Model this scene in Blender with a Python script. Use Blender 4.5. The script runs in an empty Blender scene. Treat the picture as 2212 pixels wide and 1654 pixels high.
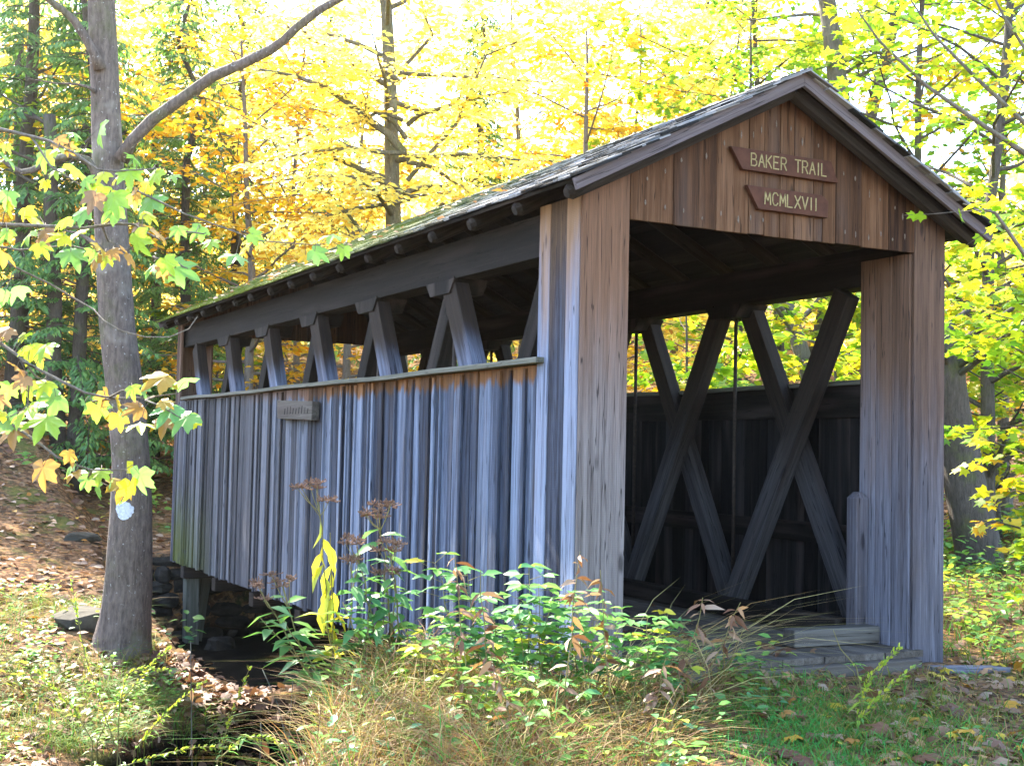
import bpy, math, random
import numpy as np
from mathutils import Vector, Matrix

# ---------------------------------------------------------------- camera, sky, sun, exposure
sc = bpy.context.scene
COL = sc.collection
CAM = np.array([-4.51671, -7.73802, 1.23348])
RX = np.array([0.88803625, -0.45926781, 0.02155667])
UP = np.array([-0.04269455, -0.03568949, 0.99845052])
FW = np.array([0.45778684, 0.88758061, 0.05130179])
FPX, CX, CY = 2817.38, 1106.0, 827.0
cd = bpy.data.cameras.new('camera'); cam = bpy.data.objects.new('camera', cd); COL.objects.link(cam)
cd.sensor_width = 36.0; cd.lens = 36.0 * FPX / 2212.0; cd.clip_start = 0.05; cd.clip_end = 1000
cam.matrix_world = Matrix(((RX[0], UP[0], -FW[0], CAM[0]), (RX[1], UP[1], -FW[1], CAM[1]), (RX[2], UP[2], -FW[2], CAM[2]), (0, 0, 0, 1)))
sc.camera = cam

SUN_EL = 46.0
SUN_DIR = np.array([-0.10, 1.0])                     # horizontal direction towards the sun: behind the bridge
world = bpy.data.worlds.new('World'); sc.world = world; world.use_nodes = True
wn = world.node_tree; bg = wn.nodes['Background']
sky = wn.nodes.new('ShaderNodeTexSky'); sky.sky_type = 'NISHITA'; sky.sun_disc = False
az = math.atan2(SUN_DIR[0], SUN_DIR[1])
sky.sun_elevation = math.radians(SUN_EL); sky.sun_rotation = az
sky.air_density = 1.0; sky.dust_density = 1.0
wn.links.new(sky.outputs[0], bg.inputs[0]); bg.inputs[1].default_value = 0.15
sl = bpy.data.lights.new('sun', 'SUN'); sun = bpy.data.objects.new('sun', sl); COL.objects.link(sun)
sl.energy = 3.5; sl.angle = math.radians(0.5); sl.color = (1.0, 0.93, 0.80)
sd = SUN_DIR / np.linalg.norm(SUN_DIR); ce = math.cos(math.radians(SUN_EL))
sun.rotation_euler = Vector((-sd[0] * ce, -sd[1] * ce, -math.sin(math.radians(SUN_EL)))).to_track_quat('-Z', 'Y').to_euler()
sun.location = (0, 20, 30)
sc.view_settings.view_transform = 'Standard'; sc.view_settings.look = 'None'
sc.view_settings.exposure = 3.15; sc.view_settings.gamma = 1.0
sc.render.engine = 'CYCLES'
sc.cycles.max_bounces = 7; sc.cycles.diffuse_bounces = 4; sc.cycles.transmission_bounces = 5; sc.cycles.glossy_bounces = 2
sc.cycles.use_denoising = True
sc.cycles.sample_clamp_indirect = 6.0
sc.cycles.caustics_reflective = False; sc.cycles.caustics_refractive = False

rnd = random.Random(7)
rng = np.random.default_rng(11)

def at(px, py, depth):
    return CAM + depth * (FW + RX * (px - CX) / FPX - UP * (py - CY) / FPX)

# ---------------------------------------------------------------- materials
def new_mat(name):
    m = bpy.data.materials.new(name); m.use_nodes = True
    nt = m.node_tree; b = nt.nodes['Principled BSDF']
    return m, nt, b
def N(nt, t, **kw):
    n = nt.nodes.new(t)
    for k, v in kw.items():
        setattr(n, k, v)
    return n
def ramp(nt, stops):
    r = N(nt, 'ShaderNodeValToRGB'); e = r.color_ramp.elements
    while len(e) < len(stops): e.new(0.5)
    for i, (p, c) in enumerate(stops):
        e[i].position = p; e[i].color = (c[0], c[1], c[2], 1)
    return r
def mixc(nt, f, a, b, blend='MIX'):
    n = N(nt, 'ShaderNodeMix', data_type='RGBA', blend_type=blend)
    for s, v in ((0, f), (6, a), (7, b)):
        if hasattr(v, 'is_linked') or hasattr(v, 'links'): nt.links.new(v, n.inputs[s])
        elif s == 0: n.inputs[0].default_value = v
        else: n.inputs[s].default_value = (*v, 1)
    return n.outputs[2]
def math_(nt, op, a, b=0.0, clamp=False):
    n = N(nt, 'ShaderNodeMath', operation=op, use_clamp=clamp)
    for i, v in enumerate((a, b)):
        if hasattr(v, 'links'): nt.links.new(v, n.inputs[i])
        else: n.inputs[i].default_value = v
    return n.outputs[0]
def maprange(nt, v, a, b, c=0.0, d=1.0):
    n = N(nt, 'ShaderNodeMapRange', interpolation_type='SMOOTHSTEP')
    nt.links.new(v, n.inputs[0])
    for i, x in enumerate((a, b, c, d)): n.inputs[i + 1].default_value = x
    return n.outputs[0]
def noise(nt, vec, scale, detail=5, rough=0.6, sc3=None, dist=0.0):
    if sc3:
        mp = N(nt, 'ShaderNodeMapping'); mp.inputs['Scale'].default_value = sc3
        nt.links.new(vec, mp.inputs[0]); vec = mp.outputs[0]
    n = N(nt, 'ShaderNodeTexNoise'); nt.links.new(vec, n.inputs['Vector'])
    n.inputs['Scale'].default_value = scale; n.inputs['Detail'].default_value = detail
    n.inputs['Roughness'].default_value = rough; n.inputs['Distortion'].default_value = dist
    return n.outputs[0]
def attr(nt, name, out=2):
    a = N(nt, 'ShaderNodeAttribute'); a.attribute_name = name
    return a.outputs[out]
def bump(nt, b, h, strength=0.5, dist=0.01):
    n = N(nt, 'ShaderNodeBump'); n.inputs['Strength'].default_value = strength; n.inputs['Distance'].default_value = dist
    nt.links.new(h, n.inputs['Height']); nt.links.new(n.outputs[0], b.inputs['Normal'])

def wood_mat(name, dark, mid, light, brown=None, bz=None, by=None, moss=None, fade=None, rough=0.78, saw=0.0, spread=0.55):
    """weathered timber: grain runs along the stored 'gc' coordinate; 'brown' is the unweathered wood kept dry above bz"""
    m, nt, b = new_mat(name)
    gc = attr(nt, 'gc', 1); tone = attr(nt, 'tone')
    geo = N(nt, 'ShaderNodeNewGeometry').outputs['Position']
    g1 = noise(nt, gc, 1.0, 6, 0.65, (75, 75, 2.3), 0.4)
    g2 = noise(nt, gc, 1.0, 3, 0.6, (19, 19, 0.7))
    g3 = noise(nt, gc, 1.0, 4, 0.6, (230, 230, 9))
    v = math_(nt, 'ADD', math_(nt, 'MULTIPLY', g1, 0.5), math_(nt, 'MULTIPLY', math_(nt, 'ADD', math_(nt, 'MULTIPLY', math_(nt, 'SUBTRACT', g2, 0.5), 1.25), 0.5), 0.75))
    v = math_(nt, 'ADD', v, math_(nt, 'MULTIPLY', math_(nt, 'SUBTRACT', tone, 0.5), spread))
    v = math_(nt, 'ADD', v, math_(nt, 'MULTIPLY', math_(nt, 'SUBTRACT', g3, 0.5), 0.35))
    c = ramp(nt, [(0.22, dark), (0.6, mid), (1.0, light)]); nt.links.new(v, c.inputs[0]); c = c.outputs[0]
    hue = noise(nt, gc, 1.0, 2, 0.5, (5, 5, 0.6))
    c = mixc(nt, math_(nt, 'MULTIPLY', maprange(nt, hue, 0.5, 0.75), 0.5), c, (0.080, 0.062, 0.056), 'MIX')
    if fade:
        sf = N(nt, 'ShaderNodeSeparateXYZ'); nt.links.new(geo, sf.inputs[0])
        gr_ = ramp(nt, [(0.25, tuple(x * .3 for x in fade[0])), (0.6, fade[0]), (1.0, tuple(x * 1.9 for x in fade[0]))]); nt.links.new(v, gr_.inputs[0])
        c = mixc(nt, math_(nt, 'MULTIPLY', maprange(nt, sf.outputs[1], fade[1], fade[2]), fade[3]), c, gr_.outputs[0])
    if brown:
        sp = N(nt, 'ShaderNodeSeparateXYZ'); nt.links.new(geo, sp.inputs[0])
        big = noise(nt, gc, 1.0, 3, 0.6, (7, 7, 0.9))
        z = math_(nt, 'ADD', sp.outputs[2], math_(nt, 'MULTIPLY', math_(nt, 'SUBTRACT', big, 0.5), bz[2]))
        f = maprange(nt, z, bz[0], bz[1])
        if by:
            f = math_(nt, 'MULTIPLY', f, maprange(nt, sp.outputs[1], by[0], by[1]))
        br = ramp(nt, [(0.25, tuple(x * 0.42 for x in brown)), (0.6, brown), (1.0, tuple(min(1, x * 1.7) for x in brown))])
        nt.links.new(v, br.inputs[0])
        c = mixc(nt, f, c, br.outputs[0])
    if moss:
        sp2 = N(nt, 'ShaderNodeSeparateXYZ'); nt.links.new(geo, sp2.inputs[0])
        mn = noise(nt, geo, 5.0, 5, 0.7)
        fy = maprange(nt, sp2.outputs[1], moss[1], moss[2])
        fz = maprange(nt, sp2.outputs[2], moss[4], moss[3])
        f = math_(nt, 'MULTIPLY', math_(nt, 'MULTIPLY', fy, fz), maprange(nt, mn, 0.15, 0.5))
        c = mixc(nt, f, c, moss[0])
    mpk = N(nt, 'ShaderNodeMapping'); mpk.inputs['Scale'].default_value = (4.5, 4.5, 1.3); nt.links.new(gc, mpk.inputs[0])
    vk = N(nt, 'ShaderNodeTexVoronoi'); vk.inputs['Scale'].default_value = 1.0; nt.links.new(mpk.outputs[0], vk.inputs['Vector'])
    kn = maprange(nt, math_(nt, 'ADD', vk.outputs['Distance'], math_(nt, 'MULTIPLY', g3, 0.08)), 0.17, 0.09)
    ck = noise(nt, gc, 1.0, 2, 0.5, (26, 26, 0.55))
    cr = maprange(nt, math_(nt, 'ABSOLUTE', math_(nt, 'SUBTRACT', ck, 0.5)), 0.011, 0.003)
    c = mixc(nt, math_(nt, 'MULTIPLY', kn, 0.7), c, tuple(x * .5 for x in dark))
    c = mixc(nt, math_(nt, 'MULTIPLY', cr, 0.75), c, tuple(x * .35 for x in dark))
    nt.links.new(c, b.inputs['Base Color']); b.inputs['Roughness'].default_value = rough
    b.inputs['Specular IOR Level'].default_value = 0.12
    h = math_(nt, 'SUBTRACT', math_(nt, 'ADD', g1, math_(nt, 'MULTIPLY', g3, 0.6)), math_(nt, 'MULTIPLY', cr, 0.8))
    if saw:
        w = N(nt, 'ShaderNodeTexWave', wave_type='BANDS', bands_direction='Z'); w.inputs['Scale'].default_value = 26
        w.inputs['Distortion'].default_value = 3.0; w.inputs['Detail'].default_value = 2; w.inputs['Detail Scale'].default_value = 0.5
        nt.links.new(gc, w.inputs['Vector'])
        h = math_(nt, 'ADD', h, math_(nt, 'MULTIPLY', w.outputs['Fac'], saw))
    bump(nt, b, h, 0.7, 0.006)
    return m

def leaf_mat(name, stops, trans=0.5, rough=0.45, spec=0.4, tgain=1.25, veins=True):
    """thin leaf: 'tone' picks each leaf's own colour, light passes through it"""
    m, nt, b = new_mat(name)
    tone = attr(nt, 'tone')
    r = ramp(nt, stops); nt.links.new(tone, r.inputs[0])
    geo = N(nt, 'ShaderNodeNewGeometry').outputs['Position']
    n = noise(nt, geo, 60 if veins else 25, 3, 0.6)
    c = mixc(nt, math_(nt, 'MULTIPLY', maprange(nt, n, 0.55, 0.8), 0.35), r.outputs[0], (0.16, 0.09, 0.02))
    nt.links.new(c, b.inputs['Base Color']); b.inputs['Roughness'].default_value = rough
    b.inputs['Specular IOR Level'].default_value = spec
    t = N(nt, 'ShaderNodeBsdfTranslucent')
    tc = mixc(nt, 1.0, c, (tgain, tgain, tgain * 0.75), 'MULTIPLY'); nt.links.new(tc, t.inputs[0])
    mx = N(nt, 'ShaderNodeMixShader'); mx.inputs[0].default_value = trans
    nt.links.new(b.outputs[0], mx.inputs[1]); nt.links.new(t.outputs[0], mx.inputs[2])
    out = [x for x in nt.nodes if x.type == 'OUTPUT_MATERIAL'][0]
    nt.links.new(mx.outputs[0], out.inputs[0])
    return m

def bark_mat(name, dark, light, patch=None, moss=0.0, vs=(9, 9, 1.6)):
    m, nt, b = new_mat(name)
    co = N(nt, 'ShaderNodeTexCoord').outputs['Object']
    n1 = noise(nt, co, 3.0, 7, 0.7, vs, 0.5)
    n2 = noise(nt, co, 1.4, 4, 0.6)
    n3 = noise(nt, co, 22, 5, 0.7, (1, 1, 0.45))
    v = math_(nt, 'ADD', math_(nt, 'MULTIPLY', n1, 0.6), math_(nt, 'MULTIPLY', n3, 0.4))
    r = ramp(nt, [(0.32, dark), (0.68, light)]); nt.links.new(v, r.inputs[0]); c = r.outputs[0]
    if patch:
        c = mixc(nt, math_(nt, 'MULTIPLY', maprange(nt, n2, 0.55, 0.68), 0.6), c, patch)
        sp_ = noise(nt, co, 26, 2, 0.5)
        c = mixc(nt, math_(nt, 'MULTIPLY', maprange(nt, sp_, 0.66, 0.74), 0.7), c, (0.45, 0.43, 0.40))
    if moss:
        c = mixc(nt, math_(nt, 'MULTIPLY', maprange(nt, noise(nt, co, 2.2, 5, 0.7), 0.5, 0.7), moss), c, (0.10, 0.12, 0.03))
    nt.links.new(c, b.inputs['Base Color']); b.inputs['Roughness'].default_value = 0.9
    b.inputs['Specular IOR Level'].default_value = 0.2
    bump(nt, b, v, 1.0, 0.05)
    return m

def plain_mat(name, c1, c2, scale=20, rough=0.8, bs=0.4):
    m, nt, b = new_mat(name)
    co = N(nt, 'ShaderNodeTexCoord').outputs['Object']
    n = noise(nt, co, scale, 5, 0.65)
    r = ramp(nt, [(0.3, c1), (0.7, c2)]); nt.links.new(n, r.inputs[0])
    nt.links.new(r.outputs[0], b.inputs['Base Color']); b.inputs['Roughness'].default_value = rough; b.inputs['Specular IOR Level'].default_value = 0.12
    bump(nt, b, n, bs, 0.01)
    return m

W_SIDE = wood_mat('weathered_siding', (0.0085, 0.0105, 0.0170), (0.0590, 0.0720, 0.1080), (0.2000, 0.2380, 0.3250), brown=(0.130, 0.060, 0.024), bz=(1.71, 1.78, 0.36), by=(9.5, 4.5), moss=((0.10, 0.11, 0.03), 9.0, 12.0, -0.5, 0.9), saw=0.16, spread=0.70, fade=((0.088, 0.084, 0.086), 2.5, 9.0, 0.8))
W_PORT = wood_mat('portal_boards', (0.0230, 0.0225, 0.0300), (0.0950, 0.0890, 0.1040), (0.2300, 0.2300, 0.2750), brown=(0.108, 0.064, 0.043), bz=(0.5, 2.5, 1.9), saw=0.12, spread=0.65)
W_ENDP = wood_mat('end_panel_boards', (0.016, 0.018, 0.028), (0.078, 0.088, 0.125), (0.23, 0.26, 0.35), brown=(0.150, 0.088, 0.050), bz=(1.9, 2.9, 1.6), saw=0.14, spread=0.7)
W_POST = wood_mat('left_post_boards', (0.018, 0.015, 0.016), (0.098, 0.080, 0.076), (0.215, 0.185, 0.18), brown=(0.115, 0.062, 0.037), bz=(1.0, 2.7, 1.5), saw=0.12, spread=0.5)
W_GABLE = wood_mat('gable_boards', (0.0175, 0.0080, 0.0050), (0.0860, 0.0405, 0.0190), (0.1750, 0.0950, 0.0530), spread=0.5)
W_RAKE = wood_mat('rake_boards', (0.0600, 0.0490, 0.0520), (0.1300, 0.1080, 0.1130), (0.1806, 0.1591, 0.1806), spread=0.3)
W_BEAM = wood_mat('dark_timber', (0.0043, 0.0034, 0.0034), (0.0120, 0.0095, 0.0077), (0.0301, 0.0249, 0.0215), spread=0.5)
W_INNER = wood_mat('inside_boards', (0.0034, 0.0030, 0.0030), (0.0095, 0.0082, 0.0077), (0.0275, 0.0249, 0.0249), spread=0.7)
W_BRACE = wood_mat('truss_timber', (0.0292, 0.0344, 0.0516), (0.0989, 0.1118, 0.1591), (0.2322, 0.2666, 0.3612), brown=(0.0258, 0.0181, 0.0138), bz=(1.95, 2.30, 0.5), spread=0.35)
W_INBRACE = wood_mat('inner_truss_timber', (0.0200, 0.0185, 0.0190), (0.0600, 0.0560, 0.0580), (0.1250, 0.1200, 0.1280), brown=(0.0260, 0.0190, 0.0150), bz=(0.7, 1.7, 0.5), spread=0.35)  # darker brown top paints in shade above the skylit lower part
W_RAIL = wood_mat('rail_timber', (0.0516, 0.0516, 0.0387), (0.1161, 0.1161, 0.0903), (0.2064, 0.1978, 0.1720), spread=0.2)
W_DECK = wood_mat('deck_timber', (0.036, 0.029, 0.023), (0.092, 0.076, 0.063), (0.165, 0.143, 0.122), spread=0.4)
W_SHAKE = wood_mat('roof_shakes', (0.0086, 0.0086, 0.0086), (0.0447, 0.0447, 0.0430), (0.2924, 0.2924, 0.3010), moss=((0.115, 0.15, 0.008), 1.0, 6.0, 3.2, 4.9), spread=1.15, rough=0.6)
W_LOG = wood_mat('old_log', (0.0077, 0.0060, 0.0047), (0.0215, 0.0163, 0.0129), (0.0473, 0.0378, 0.0301), spread=0.2)
W_PLANK = wood_mat('grey_plank', (0.0387, 0.0335, 0.0292), (0.0860, 0.0757, 0.0654), (0.1548, 0.1419, 0.1247), spread=0.3)
M_SIGN = plain_mat('sign_paint', (0.050, 0.020, 0.013), (0.085, 0.035, 0.021), 14, 0.7, 0.3)
M_LETTER = plain_mat('letter_paint', (0.22, 0.18, 0.075), (0.36, 0.30, 0.15), 60, 0.7, 0.1)
M_MARK = plain_mat('nail_scar', (0.08, 0.06, 0.045), (0.22, 0.19, 0.16), 80, 0.8, 0.1)
M_IRON = plain_mat('rusty_iron', (0.020, 0.016, 0.014), (0.055, 0.040, 0.032), 30, 0.7, 0.3)
M_STONE = plain_mat('field_stone', (0.012, 0.010, 0.008), (0.045, 0.04, 0.034), 6, 0.9, 0.8)
M_MOSSROCK = plain_mat('mossy_rock', (0.022, 0.028, 0.012), (0.07, 0.07, 0.045), 4, 0.9, 0.8)
M_FLATROCK = plain_mat('pale_rock', (0.030, 0.026, 0.019), (0.085, 0.075, 0.058), 5, 0.85, 0.7)
M_BLAZE = plain_mat('white_paint', (0.34, 0.36, 0.41), (0.66, 0.68, 0.73), 40, 0.7, 0.3)
M_YBLAZE = plain_mat('yellow_paint', (0.62, 0.52, 0.02), (0.75, 0.66, 0.05), 40, 0.6, 0.1)
B_SYC = bark_mat('sycamore_bark', (0.050, 0.038, 0.032), (0.235, 0.182, 0.152), (0.30, 0.26, 0.22), 0.35)
B_DARK = bark_mat('dark_bark', (0.040, 0.032, 0.027), (0.13, 0.105, 0.088), None, 0.5)
B_BEECH = bark_mat('beech_bark', (0.06, 0.052, 0.036), (0.20, 0.175, 0.125), (0.24, 0.22, 0.15), 0.6)
B_GREY = bark_mat('grey_bark', (0.075, 0.062, 0.055), (0.22, 0.19, 0.165), None, 0.3)
B_TWIG = bark_mat('twig_bark', (0.09, 0.075, 0.06), (0.26, 0.22, 0.18))
B_STEM = bark_mat('weed_stem', (0.13, 0.11, 0.04), (0.32, 0.28, 0.11))
L_GOLD = leaf_mat('gold_leaves', [(0.0, (0.76, 0.72, 0.26)), (0.5, (0.78, 0.64, 0.16)), (0.85, (0.74, 0.45, 0.05)), (1.0, (0.45, 0.16, 0.015))], 0.55, 0.5, 0.3, 1.35, False)
L_LIME = leaf_mat('lime_leaves', [(0.0, (0.10, 0.24, 0.02)), (0.4, (0.26, 0.40, 0.02)), (0.75, (0.52, 0.48, 0.02)), (1.0, (0.60, 0.33, 0.015))], 0.55, 0.45, 0.35, 1.35, False)
L_AMBER = leaf_mat('amber_leaves', [(0.0, (0.50, 0.38, 0.02)), (0.5, (0.62, 0.38, 0.02)), (1.0, (0.50, 0.18, 0.015))], 0.55, 0.5, 0.3, 1.3, False)
L_HEM = leaf_mat('hemlock_needles', [(0.0, (0.050, 0.14, 0.045)), (0.6, (0.13, 0.27, 0.07)), (1.0, (0.25, 0.40, 0.09))], 0.4, 0.5, 0.4, 1.1, False)
L_SYC = leaf_mat('sycamore_leaves', [(0.0, (0.13, 0.34, 0.12)), (0.35, (0.30, 0.46, 0.05)), (0.6, (0.55, 0.52, 0.03)), (0.8, (0.42, 0.23, 0.04)), (1.0, (0.30, 0.17, 0.10))], 0.5, 0.4, 0.5, 1.25)
L_WEED = leaf_mat('weed_leaves', [(0.0, (0.075, 0.225, 0.10)), (0.5, (0.17, 0.34, 0.06)), (0.75, (0.42, 0.46, 0.05)), (0.9, (0.58, 0.48, 0.04)), (1.0, (0.24, 0.12, 0.04))], 0.42, 0.42, 0.28, 1.2)
L_GRASS = leaf_mat('grass_blades', [(0.0, (0.045, 0.31, 0.065)), (0.35, (0.085, 0.16, 0.018)), (0.62, (0.20, 0.19, 0.032)), (0.75, (0.32, 0.225, 0.090)), (0.88, (0.22, 0.125, 0.055)), (1.0, (0.12, 0.050, 0.025))], 0.35, 0.6, 0.15, 1.1)
L_STRAW = leaf_mat('straw_blades', [(0.0, (0.30, 0.30, 0.07)), (0.5, (0.46, 0.37, 0.16)), (1.0, (0.36, 0.22, 0.11))], 0.35, 0.5, 0.25, 1.1)
L_DEAD = leaf_mat('dead_leaves', [(0.0, (0.085, 0.036, 0.020)), (0.35, (0.15, 0.068, 0.034)), (0.6, (0.27, 0.155, 0.090)), (0.82, (0.32, 0.225, 0.155)), (0.92, (0.42, 0.17, 0.02)), (1.0, (0.50, 0.36, 0.03))], 0.25, 0.6, 0.3, 1.1)
L_SEED = plain_mat('dry_seed_heads', (0.10, 0.055, 0.040), (0.26, 0.16, 0.11), 60, 0.9, 0.3)

# ---------------------------------------------------------------- mesh helpers
def unit(v):
    v = np.asarray(v, float); return v / max(1e-9, np.linalg.norm(v))

class MB:
    """collects vertices and faces of ONE mesh, with a grain coordinate and a tone per vertex"""
    def __init__(s): s.v = []; s.f = []; s.g = []; s.t = []
    def add(s, vs, fs, gs=None, tone=0.5):
        o = len(s.v); s.v += [tuple(map(float, x)) for x in vs]
        s.f += [tuple(i + o for i in f) for f in fs]
        s.g += [tuple(map(float, x)) for x in (gs if gs is not None else vs)]
        s.t += [tone] * len(vs) if np.isscalar(tone) else list(tone)
    def board(s, o, along, across, L, w, t, cup=0.0, nseg=1, tone=None, bow=0.0):
        """plank: o = middle of the start edge, face normal = across x along"""
        al, ac = unit(along), unit(across); n = np.cross(ac, al)
        tone = rnd.random() if tone is None else tone
        off = np.array([rnd.uniform(0, 50), rnd.uniform(0, 50), rnd.uniform(0, 50)])
        us = [-.5, -.46, -.2, .2, .46, .5] if cup else [-.5, .5]
        vs = []; gs = []
        for k in range(nseg + 1):
            q = k / nseg; b = bow * math.sin(math.pi * q)
            base = np.asarray(o) + al * L * q + n * b
            for u in us:
                d = t / 2 + cup * (1 - (2 * u) ** 2) - (0.004 if abs(u) == .5 and cup else 0)
                vs.append(base + ac * w * u + n * d); gs.append(off + (u * w, d, L * q))
            for u in (.5, -.5):
                vs.append(base + ac * w * u - n * t / 2); gs.append(off + (u * w, -t / 2, L * q))
        m = len(us) + 2; fs = []
        for k in range(nseg):
            for i in range(m):
                j = (i + 1) % m; fs.append((k * m + i, k * m + j, (k + 1) * m + j, (k + 1) * m + i))
        fs.append(tuple(reversed(range(m)))); fs.append(tuple(nseg * m + i for i in range(m)))
        s.add(vs, fs, gs, tone)
    def beam(s, A, B, w, h, side=None, tone=None, nseg=1):
        A = np.asarray(A, float); B = np.asarray(B, float); al = unit(B - A)
        side = unit(side) if side is not None else unit(np.cross(al, (0, 0, 1)))
        side = unit(side - al * np.dot(side, al))
        s.board(A, al, side, np.linalg.norm(B - A), w, h, 0, nseg, tone)
    def prism(s, poly, o, ux, uy, t, tone=None):
        """flat polygon (u,v) raised by t along ux x uy; grain along v"""
        ux, uy = unit(ux), unit(uy); n = np.cross(ux, uy); o = np.asarray(o, float)
        tone = rnd.random() if tone is None else tone
        off = np.array([rnd.uniform(0, 50), rnd.uniform(0, 50), rnd.uniform(0, 50)])
        m = len(poly)
        vs = [o + ux * u + uy * v for u, v in poly] + [o + ux * u + uy * v + n * t for u, v in poly]
        gs = [off + (u, 0, v) for u, v in poly] + [off + (u, t, v) for u, v in poly]
        fs = [tuple(reversed(range(m))), tuple(range(m, 2 * m))] + [(i, (i + 1) % m, m + (i + 1) % m, m + i) for i in range(m)]
        s.add(vs, fs, gs, tone)
    def tube(s, pts, radii, sides=6, tone=0.5, wob=0.0, cap=True):
        P = [np.asarray(p, float) for p in pts]; n = len(P)
        if np.isscalar(radii): radii = [radii] * n
        ref = np.array([0.31, 0.17, 0.93]); vs = []; gs = []; fs = []; L = 0
        for k in range(n):
            d = unit(P[min(k + 1, n - 1)] - P[max(k - 1, 0)])
            if abs(np.dot(d, ref)) > 0.95: ref = np.array([1., 0.1, 0])
            a = unit(np.cross(d, ref)); b = np.cross(d, a)
            if k: L += np.linalg.norm(P[k] - P[k - 1])
            for i in range(sides):
                th = 2 * math.pi * i / sides
                r = radii[k] * (1 + (rnd.uniform(-wob, wob) if wob else 0))
                vs.append(P[k] + (a * math.cos(th) + b * math.sin(th)) * r)
                gs.append((math.cos(th) * radii[k], math.sin(th) * radii[k], L))
        for k in range(n - 1):
            for i in range(sides):
                j = (i + 1) % sides; fs.append((k * sides + i, k * sides + j, (k + 1) * sides + j, (k + 1) * sides + i))
        if cap:
            fs.append(tuple(reversed(range(sides)))); fs.append(tuple((n - 1) * sides + i for i in range(sides)))
        s.add(vs, fs, gs, tone)
    def build(s, name, mat, parent=None, smooth=False, bevel=0.0):
        me = bpy.data.meshes.new(name)
        off = np.array(parent.matrix_world.translation) if parent is not None else np.zeros(3)
        if parent is not None and parent.get('base') is not None: off = np.array(parent['base'])
        V = np.array(s.v) - off
        me.from_pydata(V.tolist(), [], s.f)
        a = me.attributes.new('gc', 'FLOAT_VECTOR', 'POINT'); a.data.foreach_set('vector', np.array(s.g, np.float32).ravel())
        a = me.attributes.new('tone', 'FLOAT', 'POINT'); a.data.foreach_set('value', np.array(s.t, np.float32))
        me.materials.append(mat)
        if smooth: me.polygons.foreach_set('use_smooth', [True] * len(me.polygons))
        me.update()
        ob = bpy.data.objects.new(name, me); COL.objects.link(ob)
        if parent is not None: ob.parent = parent; ob['base'] = [float(q) for q in off]
        if bevel:
            bv = ob.modifiers.new('bevel', 'BEVEL'); bv.width = bevel; bv.segments = 2; bv.limit_method = 'ANGLE'; bv.angle_limit = math.radians(40)
        return ob

def tag(o, label, cat, group=None, kind=None):
    o['label'] = label; o['category'] = cat
    if group: o['group'] = group
    if kind: o['kind'] = kind
    return o
def thing(name, loc, label, cat, group=None):
    o = bpy.data.objects.new(name, None); COL.objects.link(o); o.empty_display_size = 0.2
    o.location = tuple(map(float, loc)); o['base'] = list(map(float, loc))
    return tag(o, label, cat, group)
def copy_tree(o, loc, rz=0.0, scale=1.0, label=None, group=None):
    c = o.copy(); COL.objects.link(c)
    c.location = tuple(map(float, loc)); c.rotation_euler = (0, 0, rz); c.scale = (scale,) * 3; c['base'] = list(map(float, loc))
    if label: c['label'] = label
    if group: c['group'] = group
    for ch in list(o.children):
        d = ch.copy(); COL.objects.link(d); d.parent = c
        for gch in list(ch.children):
            e = gch.copy(); COL.objects.link(e); e.parent = d
    return c

# leaf templates: (points, faces); y runs from stalk to tip, z is up from the blade
OVATE = (np.array([(0, 0, 0), (.27, .32, .05), (.22, .68, .03), (0, 1, -.10), (-.22, .68, .03), (-.27, .32, .05), (0, .5, -.02)]), [(0, 1, 2, 6), (6, 2, 3), (0, 6, 4, 5), (6, 3, 4)])
LANCE = (np.array([(0, 0, 0), (.12, .25, .03), (.13, .55, .0), (0, 1, -.28), (-.13, .55, .0), (-.12, .25, .03), (0, .5, -.03)]), [(0, 1, 2, 6), (6, 2, 3), (0, 6, 4, 5), (6, 3, 4)])
BROADL = (np.array([(0, 0, 0), (.15, .25, .03), (.17, .55, .0), (0, 1, -.25), (-.17, .55, .0), (-.15, .25, .03), (0, .5, -.03)]), LANCE[1])
SPRAY = (np.array([(0, 0, 0), (.20, .4, -.02), (0, 1, -.12), (-.20, .4, -.02)]), [(0, 1, 2, 3)])
def lobed(prof, curl):
    pts = [(0, 0.18, 0.0)]
    for ang, r in prof:
        a = math.radians(ang); x, y = r * math.sin(a), 0.18 + r * math.cos(a)
        pts.append((x, y, -curl * (x * x + (y - .18) ** 2) + 0.06 * abs(math.sin(a * 2.5))))
    k = len(prof)
    return np.array(pts), [(0, 1 + (i + 1) % k, 1 + i) for i in range(k)]
MAPLE = lobed([(0, .82), (14, .50), (24, .46), (48, .72), (60, .48), (78, .40), (100, .52), (135, .34), (180, .16), (225, .34), (260, .52), (282, .40), (300, .48), (312, .72), (336, .46), (346, .50)], 0.18)
SYCA = lobed([(0, .84), (8, .72), (13, .64), (20, .48), (30, .52), (38, .64), (46, .74), (54, .62), (64, .58), (72, .44), (84, .46), (94, .56), (104, .60), (114, .48), (132, .42), (150, .36), (170, .2), (180, .12), (190, .2), (210, .36), (228, .42), (246, .48), (256, .60), (266, .56), (276, .46), (288, .44), (296, .58), (306, .62), (314, .74), (322, .64), (330, .52), (340, .48), (347, .64), (352, .72)], 0.62)
CURLED = lobed([(0, .75), (20, .45), (45, .68), (65, .42), (95, .52), (140, .32), (180, .14), (220, .32), (265, .52), (295, .42), (315, .68), (340, .45)], 0.7)

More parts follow.
